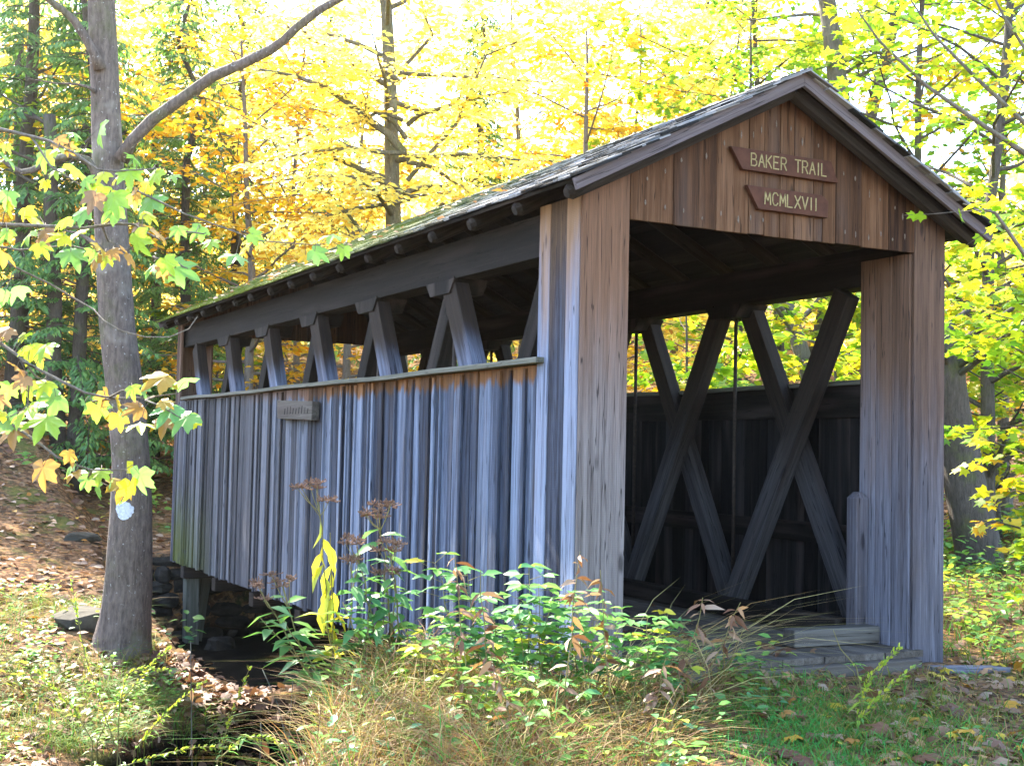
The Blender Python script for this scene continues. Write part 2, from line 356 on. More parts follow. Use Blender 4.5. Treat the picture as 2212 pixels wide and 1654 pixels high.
class LB:
    """leaves of ONE mesh, gathered as arrays"""
    def __init__(s): s.V = []; s.F3 = []; s.F4 = []; s.T = []; s.n = 0
    def add(s, tpl, pos, nrm, dirv, size, tone):
        pts, faces = tpl; pos = np.atleast_2d(pos); k = len(pos)
        if k == 0: return
        nrm = np.broadcast_to(nrm, (k, 3)); dirv = np.broadcast_to(dirv, (k, 3))
        d = dirv / (np.linalg.norm(dirv, axis=1, keepdims=True) + 1e-9)
        x = np.cross(d, nrm); x /= (np.linalg.norm(x, axis=1, keepdims=True) + 1e-9); z = np.cross(x, d)
        size = np.broadcast_to(size, (k,)); tone = np.broadcast_to(tone, (k,))
        v = pos[:, None, :] + size[:, None, None] * (pts[None, :, 0:1] * x[:, None, :] + pts[None, :, 1:2] * d[:, None, :] + pts[None, :, 2:3] * z[:, None, :])
        m = len(pts); base = (s.n + np.arange(k) * m)[:, None]
        f3 = [f for f in faces if len(f) == 3]; f4 = [f for f in faces if len(f) == 4]
        for f in f3: s.F3.append(base + np.array(f)[None, :])
        for f in f4: s.F4.append(base + np.array(f)[None, :])
        s.V.append(v.reshape(-1, 3)); s.T.append(np.repeat(tone, m)); s.n += k * m
    def strip(s, paths, widths, nrm, tone):
        """blades: paths (k, m, 3), tapering to a point"""
        k, m, _ = paths.shape
        d = paths[:, -1] - paths[:, 0]; x = np.cross(d, nrm); x /= (np.linalg.norm(x, axis=1, keepdims=True) + 1e-9)
        prof = np.array([0.7] + [1.0 - 0.75 * (i / (m - 1)) ** 1.5 for i in range(1, m - 1)])
        w = (np.broadcast_to(widths, (k,))[:, None] * prof[None, :])[:, :, None] * 0.5
        Lf = paths[:, :-1] - x[:, None] * w; Rt = paths[:, :-1] + x[:, None] * w
        vv = np.concatenate([np.stack([Lf, Rt], 2).reshape(k, -1, 3), paths[:, -1:]], 1)
        q = 2 * (m - 1) + 1; base = (s.n + np.arange(k) * q)[:, None]
        for i in range(m - 2): s.F4.append(base + np.array([2 * i, 2 * i + 1, 2 * i + 3, 2 * i + 2])[None])
        s.F3.append(base + np.array([2 * (m - 2), 2 * (m - 2) + 1, q - 1])[None])
        s.V.append(vv.reshape(-1, 3)); s.T.append(np.repeat(np.broadcast_to(tone, (k,)), q)); s.n += k * q
    def build(s, name, mat, parent=None):
        V = np.concatenate(s.V); T = np.concatenate(s.T).astype(np.float32)
        off = np.array(parent['base']) if parent is not None and parent.get('base') is not None else np.zeros(3)
        V = (V - off).astype(np.float32)
        F3 = np.concatenate(s.F3) if s.F3 else np.zeros((0, 3), int); F4 = np.concatenate(s.F4) if s.F4 else np.zeros((0, 4), int)
        me = bpy.data.meshes.new(name); me.vertices.add(len(V)); me.vertices.foreach_set('co', V.ravel())
        me.loops.add(F3.size + F4.size); me.loops.foreach_set('vertex_index', np.concatenate([F3.ravel(), F4.ravel()]).astype(np.int32))
        me.polygons.add(len(F3) + len(F4))
        st = np.concatenate([np.arange(len(F3)) * 3, F3.size + np.arange(len(F4)) * 4]).astype(np.int32)
        me.polygons.foreach_set('loop_start', st)
        me.update(calc_edges=True)
        a = me.attributes.new('tone', 'FLOAT', 'POINT'); a.data.foreach_set('value', T)
        me.materials.append(mat); me.validate()
        ob = bpy.data.objects.new(name, me); COL.objects.link(ob)
        if parent is not None: ob.parent = parent
        return ob

# ---------------------------------------------------------------- terrain
CREEK = np.array([(-6.2, -6.5), (-4.9, -2.6), (-3.95, -0.5), (-2.95, 1.5), (-1.85, 3.2), (-0.7, 4.5), (0.8, 5.4), (2.6, 6.2), (5, 7.0), (10, 9), (22, 11.5)])
def sstep(a, b, x):
    t = np.clip((x - a) / (b - a), 0, 1); return t * t * (3 - 2 * t)
def creek_dist(x, y):
    best = np.full(np.shape(x), 1e9); sgn = np.ones(np.shape(x))
    for (ax, ay), (bx, by) in zip(CREEK[:-1], CREEK[1:]):
        ux, uy = bx - ax, by - ay; L2 = ux * ux + uy * uy
        t = np.clip(((x - ax) * ux + (y - ay) * uy) / L2, 0, 1)
        d = np.hypot(x - ax - t * ux, y - ay - t * uy); c = ux * (y - ay) - uy * (x - ax)
        m = d < best; best = np.where(m, d, best); sgn = np.where(m, np.sign(c), sgn)
    return best * sgn
def wob(x, y, s, ph): return np.sin(x * s + ph) * np.cos(y * s * 1.13 + ph * 1.7) + 0.5 * np.sin(x * s * 2.3 - y * s * 1.9 + ph * 3)
def G(x, y):
    x = np.asarray(x, float); y = np.asarray(y, float)
    s = creek_dist(x, y)
    hill = 0.085 * np.clip(y - 14, 0, 200) + 0.09 * np.clip(x - 9, 0, 200) + 0.0015 * np.clip(y - 14, 0, 60) ** 2
    right = -0.45 + 0.02 * np.clip(x - 2, 0, 6) + 0.10 * np.exp(-((x - 1.6) ** 2 / 2.2 + (y + 0.25) ** 2 / 0.35))
    zr = -2.35 + (right + 2.35) * sstep(0.8, 1.85, -s)
    slope = np.clip(s - 1.0, 0, 2.6) / 2.6
    left = -1.42 + 0.62 * slope + 0.20 * np.clip(s - 4.6, 0, 14) + 0.07 * np.clip(-x - 3.2, 0, 12)
    zl = -2.35 + (left + 2.35) * sstep(0.5, 0.95, s)
    under = sstep(-1.2, -0.3, x) * (1 - sstep(4.2, 6.0, x)) * sstep(0.8, 2.0, s)
    deep = np.where(y < 12.05, -1.68, -0.42)
    zl = zl * (1 - under) + deep * under
    z = np.where(s > 0, zl, zr) + hill
    far = sstep(8, 16, np.hypot(x, y - 4))
    return z + 0.03 * wob(x, y, 1.7, 0.6) + 0.015 * wob(x, y, 4.6, 1.9) + far * 0.14 * wob(x, y, 0.45, 2.2)
def gz(x, y): return float(G(x, y))
def at_ground(px, py, d0=5.0, d1=60.0):
    """first point of the ground along the sight line of a picture point"""
    ds = np.linspace(d0, d1, 1400); P = CAM[None] + ds[:, None] * (FW + RX * (px - CX) / FPX - UP * (py - CY) / FPX)[None]
    h = P[:, 2] - G(P[:, 0], P[:, 1]); i = np.argmax(h < 0)
    return P[i] if h[i] < 0 else P[-1]

def grid_axis(lo, hi, fine_lo, fine_hi, fine, coarse_n):
    a = np.arange(fine_lo, fine_hi, fine)
    t = np.linspace(0, 1, coarse_n + 1)[1:] ** 2.2
    return np.concatenate([(fine_lo - t * (fine_lo - lo))[::-1], a, fine_hi + t * (hi - fine_hi)])
gx = grid_axis(-160, 160, -7, 9, 0.09, 45); gy = grid_axis(-60, 170, -6, 16, 0.09, 45)
GX, GY = np.meshgrid(gx, gy); GZ = G(GX, GY)
nx, ny = len(gx), len(gy)
gv = np.stack([GX, GY, GZ], -1).reshape(-1, 3)
gi = np.arange(nx * ny).reshape(ny, nx)
gf = np.stack([gi[:-1, :-1], gi[:-1, 1:], gi[1:, 1:], gi[1:, :-1]], -1).reshape(-1, 4)
def ground_mat():
    m, nt, b = new_mat('forest_floor')
    co = N(nt, 'ShaderNodeNewGeometry').outputs['Position']
    n1 = noise(nt, co, 0.9, 6, 0.65); n2 = noise(nt, co, 9, 6, 0.7); n3 = noise(nt, co, 40, 4, 0.7)
    vo = N(nt, 'ShaderNodeTexVoronoi'); vo.inputs['Scale'].default_value = 16; nt.links.new(co, vo.inputs['Vector'])
    sp = N(nt, 'ShaderNodeSeparateColor'); nt.links.new(vo.outputs['Color'], sp.inputs[0])
    lit = ramp(nt, [(0.0, (0.07, 0.035, 0.02)), (0.4, (0.16, 0.085, 0.045)), (0.75, (0.24, 0.145, 0.085)), (1.0, (0.30, 0.15, 0.05))])
    nt.links.new(sp.outputs[0], lit.inputs[0])
    soil = ramp(nt, [(0.3, (0.035, 0.025, 0.017)), (0.7, (0.11, 0.082, 0.055))]); nt.links.new(n2, soil.inputs[0])
    c = mixc(nt, maprange(nt, n2, 0.38, 0.55), soil.outputs[0], lit.outputs[0])
    c = mixc(nt, math_(nt, 'MULTIPLY', maprange(nt, n1, 0.52, 0.66), 0.7), c, (0.085, 0.115, 0.025))
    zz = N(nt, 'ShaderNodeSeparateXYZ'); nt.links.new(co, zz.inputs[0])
    c = mixc(nt, maprange(nt, zz.outputs[2], -1.38, -1.62), c, (0.007, 0.0065, 0.005))  # low ground blackened: shade of bank and bridge painted into the soil
    nt.links.new(c, b.inputs['Base Color']); b.inputs['Roughness'].default_value = 0.95
    b.inputs['Specular IOR Level'].default_value = 0.03
    bump(nt, b, math_(nt, 'ADD', n3, n2), 0.8, 0.03)
    return m
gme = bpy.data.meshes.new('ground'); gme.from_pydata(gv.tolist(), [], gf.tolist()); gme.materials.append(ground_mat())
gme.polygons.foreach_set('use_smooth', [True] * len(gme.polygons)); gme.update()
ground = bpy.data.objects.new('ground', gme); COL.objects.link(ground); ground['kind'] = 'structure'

def water_mat():
    m, nt, b = new_mat('creek_water')
    co = N(nt, 'ShaderNodeNewGeometry').outputs['Position']
    b.inputs['Base Color'].default_value = (0.018, 0.02, 0.014, 1); b.inputs['Roughness'].default_value = 0.08
    bump(nt, b, noise(nt, co, 7, 3, 0.5), 0.25, 0.02); return m
wm = MB(); c = CREEK
cl = []
for i in range(len(c)):
    d = unit(c[min(i + 1, len(c) - 1)] - c[max(i - 1, 0)]); nn = np.array([-d[1], d[0]])
    cl += [(*(c[i] + nn * 0.75), -2.22), (*(c[i] - nn * 0.75), -2.22)]
wm.add(cl, [(2 * i, 2 * i + 1, 2 * i + 3, 2 * i + 2) for i in range(len(c) - 1)])
water = wm.build('creek', water_mat()); water['kind'] = 'structure'

# ---------------------------------------------------------------- covered bridge
W, L = 3.4, 12.09
ZB, ZR, ZD = -0.51, 1.90, -0.26
EV, OV, ZE, SL = 0.22, 0.28, 3.09, 0.516
def roofz(x): return ZE + SL * (min(x, W - x) + EV)
bridge = thing('covered_bridge', (W / 2, 0, -0.5), 'weathered grey timber covered bridge with mossy shake roof and brown gable over a creek', 'bridge')
X, Y, Z = np.eye(3)

def side_wall(xf, sgn):
    """vertical boards; sgn -1: outer face looks to -x"""
    mb = MB(); y = 0.62
    while y < 11.78:
        w = min(rnd.choice([0.10, 0.13, 0.15, 0.17, 0.19, 0.22, 0.12]), 11.80 - y)
        if w < 0.05: break
        zt = ZR - 0.045; off = rnd.uniform(-0.006, 0.008); zb = ZB + rnd.uniform(-0.02, 0.02)
        ac = -Y if sgn < 0 else Y
        mb.board((xf + sgn * off - sgn * 0.014, y + w / 2, zb), Z, ac, zt - zb, w - 0.005, 0.028, rnd.choice([0.003, 0.006, 0.010, -0.004, 0.008]), 3, None, rnd.uniform(-0.004, 0.004))
        if rnd.random() < 0.55:                      # narrow lapped strip beside it
            mb.board((xf + sgn * (0.012 + off), y + w, zb - 0.01), Z, ac, zt - zb - 0.01, rnd.uniform(0.025, 0.05), 0.022, 0.002, 2)
        y += w
    return mb
side_wall(0.0, -1).build('side_wall', W_SIDE, bridge)
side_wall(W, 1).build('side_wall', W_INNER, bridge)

def end_panel(xf, sgn, y0, y1):
    mb = MB(); y = y0; ac = -Y if sgn < 0 else Y; n = 3
    ws = [0.19, 0.24, 0.17]
    sc_ = (y1 - y0) / sum(ws)
    for w in ws:
        w *= sc_
        mb.board((xf - sgn * 0.012 + sgn * rnd.uniform(0, .006), y + w / 2, ZB - 0.02), Z, ac, roofz(0) - 0.17 - ZB, w - 0.004, 0.03, rnd.choice([0.005, 0.009, -0.004]), 4)
        y += w
    return mb
for (xf, sg) in ((0, -1), (W, 1)):
    end_panel(xf, sg, 0.03, 0.62).build('end_panel', W_ENDP, bridge)
    end_panel(xf, sg, L - 0.30, L - 0.03).build('end_panel', W_PORT, bridge)
# lining of the portal reveal
for (xf, sg) in ((0.385, 1), (3.065, -1)):
    for y0, y1 in ((0.03, 0.60), (L - 0.60, L - 0.03)):
        mb = MB(); y = y0
        for w in (0.20, 0.18, 0.19):
            mb.board((xf, y + w / 2, ZD - 0.03 if y0 < 1 else ZD), Z, -Y if sg < 0 else Y, 2.90 - ZD, w - 0.005, 0.026, 0.004, 2)
            y += w
        mb.build('reveal_panel', W_PORT, bridge)

def portal(yf, sgn, gmat):
    """front boards; sgn -1 faces -y"""
    gab = MB()
    y = yf
    for x0, x1, zb in ((0.0, 0.38, ZB - 0.05), (3.07, 3.40, -0.50)):
        zt0, zt1 = roofz(x0) - 0.07, roofz(x1) - 0.07; post = MB()
        if sgn < 0: post.prism([(0, zb), (x1 - x0, zb), (x1 - x0, zt1), (0, zt0)], (x0, y + 0.03, 0), X, Z, 0.03)
        else: post.prism([(0, zb), (x1 - x0, zb), (x1 - x0, zt0), (0, zt1)], (x1, y - 0.03, 0), -X, Z, 0.03)
        post.build('portal_post', W_POST if x0 < 1 else W_PORT, bridge, bevel=0.004)
    fr = [0, .128, .262, .368, .42, .475, .525, .595, .63, .68, .78, .89, 1]
    xs = [0.38 + 2.69 * (f + 0.02 * math.sin(math.pi * f)) for f in fr]
    for a, b_ in zip(xs[:-1], xs[1:]):
        d = rnd.uniform(0.0, 0.006); zb = 2.875 + rnd.uniform(-0.006, 0.006); g = 0.003
        pts = [(a + g, zb), (b_ - g, zb), (b_ - g, roofz(b_) - 0.07)]
        if a < W / 2 < b_: pts.append((W / 2, roofz(W / 2) - 0.07))
        pts.append((a + g, roofz(a) - 0.07))
        if sgn < 0: gab.prism([(u - a, v) for u, v in pts], (a, y + 0.032 - d, 0), X, Z, 0.028)
        else: gab.prism([(b_ - u, v) for u, v in reversed(pts)], (b_, y - 0.032 + d, 0), -X, Z, 0.028)
    g = gab.build('gable', gmat, bridge, bevel=0.003)
    return g
gable = portal(0.0, -1, W_GABLE)
portal(L, 1, W_GABLE)
# pale nail scars weathered into the gable and post boards
nm = MB()
def scar(x, z, h=0.045, w=0.011):
    nm.prism([(0, -h), (w, -h * .3), (w * .8, h * .4), (0, h), (-w, h * .3), (-w * .8, -h * .5)], (x, -0.0125, z), X, Z, 0.0035)
xs = 0.5
while xs < 3.0:
    if not 1.2 < xs < 2.25 or rnd.random() < .6: 
        scar(xs, 2.97 + rnd.uniform(-.03, .05), rnd.uniform(.012, .03), rnd.uniform(.004, .008))
    zt = roofz(xs) - 0.30
    if zt > 3.12: scar(xs + rnd.uniform(-.03, .03), zt + rnd.uniform(-.05, .02), rnd.uniform(.012, .035), rnd.uniform(.004, .008))
    xs += rnd.uniform(0.10, 0.17)
nm.build('nail_scar', M_MARK, gable)

# top beams, truss, rods, girts
for x0 in (0.19, W - 0.19):
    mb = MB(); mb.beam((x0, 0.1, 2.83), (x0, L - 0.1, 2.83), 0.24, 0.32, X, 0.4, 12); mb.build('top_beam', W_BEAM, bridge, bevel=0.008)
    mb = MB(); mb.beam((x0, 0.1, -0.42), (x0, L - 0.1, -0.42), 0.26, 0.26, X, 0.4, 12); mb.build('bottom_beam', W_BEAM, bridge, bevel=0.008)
YP = [0.72 + 1.78 * k for k in range(7)]
for sx in (0, 1):
    def xx(v): return v if sx == 0 else W - v
    for k in range(6):
        for a, b_, xo in ((YP[k + 1] - 0.13, YP[k] + 0.12, 0.125), (YP[k] + 0.13, YP[k + 1] - 0.12, 0.27)):
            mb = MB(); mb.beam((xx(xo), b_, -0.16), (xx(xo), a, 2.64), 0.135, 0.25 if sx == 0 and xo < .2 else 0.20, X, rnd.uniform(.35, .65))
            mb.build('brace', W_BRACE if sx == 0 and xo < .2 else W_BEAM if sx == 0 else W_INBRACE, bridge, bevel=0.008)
    for k in range(1, 6):
        mb = MB(); mb.tube([(xx(0.20), YP[k], -0.55), (xx(0.20), YP[k], 2.70)], 0.019, 8); mb.build('tie_rod', M_IRON, bridge, smooth=True)
    for k in range(1, 6):
        mb = MB(); ya = min(max(YP[k], 0.35), L - 0.35)
        mb.prism([(-0.30, 0.07), (-0.20, -0.05), (0.20, -0.05), (0.30, 0.07)], (xx(0.04 if sx == 0 else 0.36), ya, 2.60), Y if sx == 0 else Y, Z, 0.32)
        mb.build('cap_block', W_BEAM, bridge, bevel=0.005)
    for zg in (1.73, 0.55):
        mb = MB(); mb.beam((xx(0.036), 0.5, zg), (xx(0.036), L - 0.4, zg), 0.035, 0.30 if zg > 1 else 0.18, X, 0.35, 6); mb.build('wall_girt', W_BEAM, bridge)
# rail caps
for xc, sg in ((-0.005, -1), (W + 0.005, 1)):
    mb = MB(); ys = np.linspace(0.50, 11.45, 24)
    al = []
    for i in range(len(ys) - 1):
        pass
    vs = []; fs = []; gs = []
    for i, y in enumerate(ys):
        dz = 0.006 * math.sin(y * 1.3) + 0.004 * math.sin(y * 3.1)
        for (u, v) in ((-0.075, 0.0), (0.09, 0.0), (0.09, 0.042), (-0.075, 0.042)):
            vs.append((xc + u * (1 if sg < 0 else -1), y, ZR - 0.042 + v + dz)); gs.append((u, v, y))
    for i in range(len(ys) - 1):
        for j in range(4): fs.append((4 * i + j, 4 * i + (j + 1) % 4, 4 * i + 4 + (j + 1) % 4, 4 * i + 4 + j))
    fs += [(3, 2, 1, 0), tuple(4 * (len(ys) - 1) + j for j in range(4))]
    if sg < 0: fs = [tuple(reversed(f)) for f in fs]
    mb.add(vs, fs, gs, 0.6); mb.build('rail_cap', W_RAIL, bridge, bevel=0.005)

# roof: rafters with rough tails, ridge, sheathing, shakes, rake boards
ang = math.atan(SL); ca, sa = math.cos(ang), math.sin(ang)
for i in range(17):
    y = -0.12 + i * 0.768
    for sx in (0, 1):
        ex = -EV + 0.03 + rnd.uniform(-.015, .015); a = np.array((ex, y, roofz(ex) - 0.125)); b_ = np.array((W / 2 - 0.02, y, roofz(W / 2) - 0.13))
        if sx: a[0] = W - a[0]; b_[0] = W - b_[0]
        mb = MB(); d = unit(b_ - a); a0 = a; 
        mb.tube([a0, a0 + d * 0.04, a0 + d * 0.6, b_], [0.035, 0.060, 0.066, 0.065], 9, 0.5, 0.07)
        mb.build('rafter', W_LOG, bridge, smooth=False)
mb = MB(); mb.beam((W / 2, 0.06, roofz(W / 2) - 0.19), (W / 2, L + 0.2, roofz(W / 2) - 0.19), 0.05, 0.2, X, 0.4); mb.build('ridge_beam', W_BEAM, bridge)
for sx in (0, 1):
    mb = MB(); n = 11; Ls = (W / 2 + EV) / ca
    for k in range(n):
        s0 = (k + 0.5) * Ls / n; x = -EV + s0 * ca; o = np.array((x, -OV + 0.035, roofz(x) - 0.045)); ac = np.array((ca, 0, sa))
        if sx: o[0] = W - o[0]; ac = np.array((ca, 0, -sa))
        mb.board(o, Y, ac if True else ac, L + 2 * OV - 0.07, Ls / n - 0.006, 0.022)
    mb.build('roof_sheathing', W_BEAM, bridge)
    mb = MB(); rows = 17; ex = Ls / rows
    for r in range(rows + 1):
        y = -OV - 0.03 + rnd.uniform(-0.05, 0)
        while y < L + OV + 0.02:
            w = rnd.uniform(0.08, 0.19); s0 = r * ex - 0.035 + rnd.uniform(-.014, .014); ln = min(0.33, Ls - s0 + 0.01)
            if ln < 0.06: y += w; continue
            t = rnd.uniform(0.010, 0.020); lift = rnd.uniform(0.010, 0.022)
            x0 = -EV + s0 * ca; o = np.array((x0, y + w / 2, roofz(x0) - 0.030 + t / 2 + lift)); al = np.array((ca, 0, sa)); al = unit(al + np.array((0, rnd.uniform(-.02, .02), -0.055 + rnd.uniform(-.012, .012))))
            ac = -Y
            if sx: o[0] = W - o[0]; al[0] = -al[0]; ac = Y
            mb.board(o, al, ac, ln, w - 0.006, t)
            y += w
    mb.build('roof_shakes', W_SHAKE, bridge)
    for yy, sg in ((-OV, -1), (L + OV, 1)):
        mb = MB(); x0 = -EV - 0.02; x1 = W / 2
        lo0, hi0, lo1, hi1 = roofz(x0) - 0.122, roofz(x0) - 0.030, roofz(x1) - 0.128, roofz(x1) - 0.030
        p = [(x0 + 0.03, lo0 + .015), (x1, lo1), (x1, hi1), (x0, hi0)]
        if sx: p = [(W - u, v) for u, v in reversed(p)]
        if sg < 0: mb.prism(p, (0, yy + 0.03, 0), X, Z, 0.032)
        else: mb.prism([(-u, v) for u, v in reversed(p)], (0, yy - 0.03, 0), -X, Z, 0.032)
        g = MB()
        # grain along the slope
        V = mb.v; mb.g = [(v[2] - SL * min(v[0], W - v[0]), v[1], v[0] * 1.12) for v in V]
        mb.build('rake_board', W_RAKE, bridge, bevel=0.004)
# eave fascia strip beside the portal, deck, kerbs, joists, posts
mb = MB(); x = 0.34
while x < W - 0.34:
    w = 0.20; mb.board((x + w / 2, -0.05 + rnd.uniform(-.006, .006), ZD - 0.03), Y, X, L + 0.2, w - 0.006, 0.05, 0, 1); x += w
mb.build('deck', W_DECK, bridge)
mb = MB(); mb.beam((0.02, -0.06, ZD - 0.17), (W - 0.36, -0.06, ZD - 0.17), 0.16, 0.22, Y, .5); mb.build('end_sill', W_DECK, bridge, bevel=0.01)
for x0 in (0.47, W - 0.47):
    mb = MB(); mb.beam((x0, 0.65, ZD + 0.085), (x0, L - 0.65, ZD + 0.085), 0.15, 0.16, X, .4); mb.build('kerb_beam', W_BEAM, bridge, bevel=0.012)
mb = MB(); mb.beam((2.18, 0.42, ZD + 0.07), (3.04, 0.40, ZD + 0.07), 0.15, 0.135, Y, .75); mb.build('kerb_block', W_PLANK, bridge, bevel=0.01)
gp = MB(); cx, cy, h = 2.975, 0.53, 0.062
pv = [(cx + sx_ * h * k, cy + sy_ * h * k, z) for z, k in ((ZD - 0.004, 1), (0.90, 1), (0.95, .45)) for sx_, sy_ in ((-1, -1), (1, -1), (1, 1), (-1, 1))]
gp.add(pv, [(0, 1, 5, 4), (1, 2, 6, 5), (2, 3, 7, 6), (3, 0, 4, 7), (4, 5, 9, 8), (5, 6, 10, 9), (6, 7, 11, 10), (7, 4, 8, 11), (8, 9, 10, 11)], [(v[0], v[1], v[2]) for v in pv], 0.45)
gp.build('guard_post', W_PORT, bridge, bevel=0.008)
for k in range(7):
    y = YP[k]; mb = MB(); mb.beam((0.02, y, -0.64), (W - 0.02, y, -0.64), 0.18, 0.17, Y, rnd.random()); mb.build('floor_beam', W_LOG, bridge, bevel=0.01)
for (x0, y0, x1, y1) in ((0.22, 11.55, 0.05, 11.35), (0.3, 11.75, 0.32, 11.62)):
    zb = gz(x0, y0) - 0.1; mb = MB(); mb.beam((x0, y0, zb), (x1 + .12, y1 + .1, -0.56), 0.2, 0.2, X, .6); mb.build('support_post', W_RAIL, bridge, bevel=0.012)

# name boards: stroke lettering cut in the boards
STROKES = {
 'A': [[(0, 0), (.5, 1), (1, 0)], [(.2, .38), (.8, .38)]],
 'B': [[(0, 0), (0, 1), (.6, 1), (.85, .85), (.85, .65), (.6, .52), (0, .52)], [(.6, .52), (.95, .38), (.95, .15), (.65, 0), (0, 0)]],
 'C': [[(.95, .82), (.7, 1), (.3, 1), (.05, .75), (.05, .25), (.3, 0), (.7, 0), (.95, .18)]],
 'E': [[(.9, 1), (0, 1), (0, 0), (.9, 0)], [(0, .52), (.7, .52)]],
 'I': [[(.5, 0), (.5, 1)]],
 'K': [[(0, 0), (0, 1)], [(.9, 1), (0, .42)], [(.28, .6), (.95, 0)]],
 'L': [[(0, 1), (0, 0), (.85, 0)]],
 'M': [[(0, 0), (.08, 1), (.5, .25), (.92, 1), (1, 0)]],
 'R': [[(0, 0), (0, 1), (.65, 1), (.9, .85), (.9, .65), (.65, .5), (0, .5)], [(.5, .5), (.95, 0)]],
 'T': [[(0, 1), (1, 1)], [(.5, 1), (.5, 0)]],
 'V': [[(0, 1), (.5, 0), (1, 1)]],
 'X': [[(0, 1), (1, 0)], [(0, 0), (1, 1)]]}
def lettering(text, x0, x1, z0, h, y):
    mb = MB(); adv = {'I': .55, ' ': .9}
    tot = sum(adv.get(c, 1.0) for c in text) + 0.32 * (len(text) - 1); u = (x1 - x0) / tot; x = x0
    for i, c in enumerate(text):
        w = adv.get(c, 1.0) * u
        for st in STROKES.get(c, []):
            pts = [(x + a * w, y, z0 + b_ * h) for a, b_ in st]
            vs = []; 
            for a, b_ in zip(pts[:-1], pts[1:]):
                d = unit(np.subtract(b_, a)); n = np.array((-d[2], 0, d[0])) * 0.0045; e = d * 0.003
                q = [np.array(a) - e - n, np.array(b_) + e - n, np.array(b_) + e + n, np.array(a) - e + n]
                f = [p + np.array((0, -0.004, 0)) for p in q]
                mb.add(q + f, [(4, 5, 6, 7), (0, 1, 5, 4), (1, 2, 6, 5), (2, 3, 7, 6), (3, 0, 4, 7)])
        x += w + 0.32 * u
    return mb
def name_board(poly, label, text, tx0, tx1, tz, th):
    z0 = min(p[1] for p in poly); s = thing('sign', (np.mean([p[0] for p in poly]), -0.02, z0), label, 'sign', 'brown lettered boards on the gable')
    mb = MB(); mb.prism(poly, (0, -0.008, 0), X, Z, 0.038, .5); mb.build('board', M_SIGN, s, bevel=0.004)
    lettering(text, tx0, tx1, tz, th, -0.046).build('lettering', M_LETTER, s)
name_board([(1.325, 3.335), (2.235, 3.335), (2.165, 3.495), (1.215, 3.495)], 'upper brown board on the gable with cream letters BAKER TRAIL', 'BAKER TRAIL', 1.40, 2.12, 3.372, 0.092)
name_board([(1.475, 3.055), (2.135, 3.055), (2.14, 3.185), (2.07, 3.225), (1.365, 3.225)], 'lower brown board on the gable with cream numeral MCMLXVII', 'MCMLXVII', 1.53, 2.03, 3.098, 0.092)
ss = thing('sign', (-0.06, 6.0, 1.50), 'thick weathered grey board with worn illegible carving nailed to the side wall', 'sign')
mb = MB(); mb.prism([(-6.62, 1.53), (-5.42, 1.50), (-5.40, 1.70), (-6.66, 1.74)], (-0.012, 0, 0), -Y, Z, 0.085, .55)
mb.g = [(v[2], v[0], v[1]) for v in mb.v]; mb.build('board', W_PLANK, ss, bevel=0.006)
mb = MB()
for i in range(9):
    y = 6.35 - i * 0.10
    mb.beam((-0.0985, y, 1.575), (-0.0985, y - .02, 1.575 + rnd.uniform(.05, .09)), 0.012, 0.003, Y, .2)
mb.build('carving', W_BEAM, ss)

# ---------------------------------------------------------------- stone abutment, rocks, loose boards
def rock_mb(c, r, flat=0.6, seed=0, n=(9, 7), jag=0.22):
    rr = random.Random(seed); mb = MB(); c = np.asarray(c, float); nu, nv = n; vs = []
    ax = [rr.uniform(0.8, 1.25), rr.uniform(0.8, 1.25), flat]; ph = [rr.uniform(0, 6) for _ in range(6)]
    for j in range(nv + 1):
        th = math.pi * j / nv
        for i in range(nu):
            f = 2 * math.pi * i / nu
            d = np.array((math.sin(th) * math.cos(f), math.sin(th) * math.sin(f), math.cos(th)))
            k = 1 + jag * (math.sin(3 * d[0] + ph[0]) * math.cos(2.7 * d[1] + ph[1]) + 0.5 * math.sin(5 * d[2] + 4 * d[0] + ph[2])) 
            d = np.sign(d) * np.abs(d) ** 0.75
            vs.append(c + d * k * r * np.array(ax))
    fs = []
    for j in range(nv):
        for i in range(nu):
            i2 = (i + 1) % nu; fs.append((j * nu + i, (j + 1) * nu + i, (j + 1) * nu + i2, j * nu + i2))
    mb.add(vs, fs, None, rr.random()); return mb
ab = MB(); r2 = random.Random(5)
for row, z in enumerate(np.arange(-1.95, -0.60, 0.19)):
    x = -0.85 + r2.uniform(0, .3)
    while x < 4.1:
        w = r2.uniform(0.22, 0.66); hh = r2.uniform(.17, .24); st_ = rock_mb((0, 0, 0), 1.0, 1.0, int(1e6 * r2.random()), (9, 6), .16)
        k = np.array((w * .52, .20, hh * .56)); o = np.array((x + w / 2, 12.22 - r2.uniform(0, .14), z + .09 + r2.uniform(-.025, .025)))
        ab.add([np.array(v) * k + o for v in st_.v], st_.f, None, r2.random()); x += w * .96
ab.prism([(0, 0), (4.9, 0), (4.9, 1.5), (0, 1.5)], (-0.85, 12.6, -2.1), X, Z, 0.35, .3)
tag(ab.build('stone_abutment', M_STONE, None, bevel=0.012), 'dark dry stone abutment under the far end of the bridge', 'abutment')
def put_rock(px, py, r, flat, mat, label, seed, sink=0.3, name='rock'):
    p = at_ground(px, py); mb = rock_mb((p[0], p[1], p[2] + r * flat * (0.5 - sink)), r, flat, seed)
    return tag(mb.build(name, mat, None, smooth=False, bevel=0.01), label, 'rock')
put_rock(180, 1350, 0.34, 0.42, M_FLATROCK, 'pale slanting slab of rock leaning at the left foot of the big trunk', 3, 0.1)
put_rock(480, 1400, 0.26, 0.55, M_STONE, 'squared grey rock under the far end of the bridge beside the support post', 4)
put_rock(655, 1470, 0.30, 0.35, M_MOSSROCK, 'dark mossy rock behind the brown leaf pile under the bridge side', 9, 0.4)
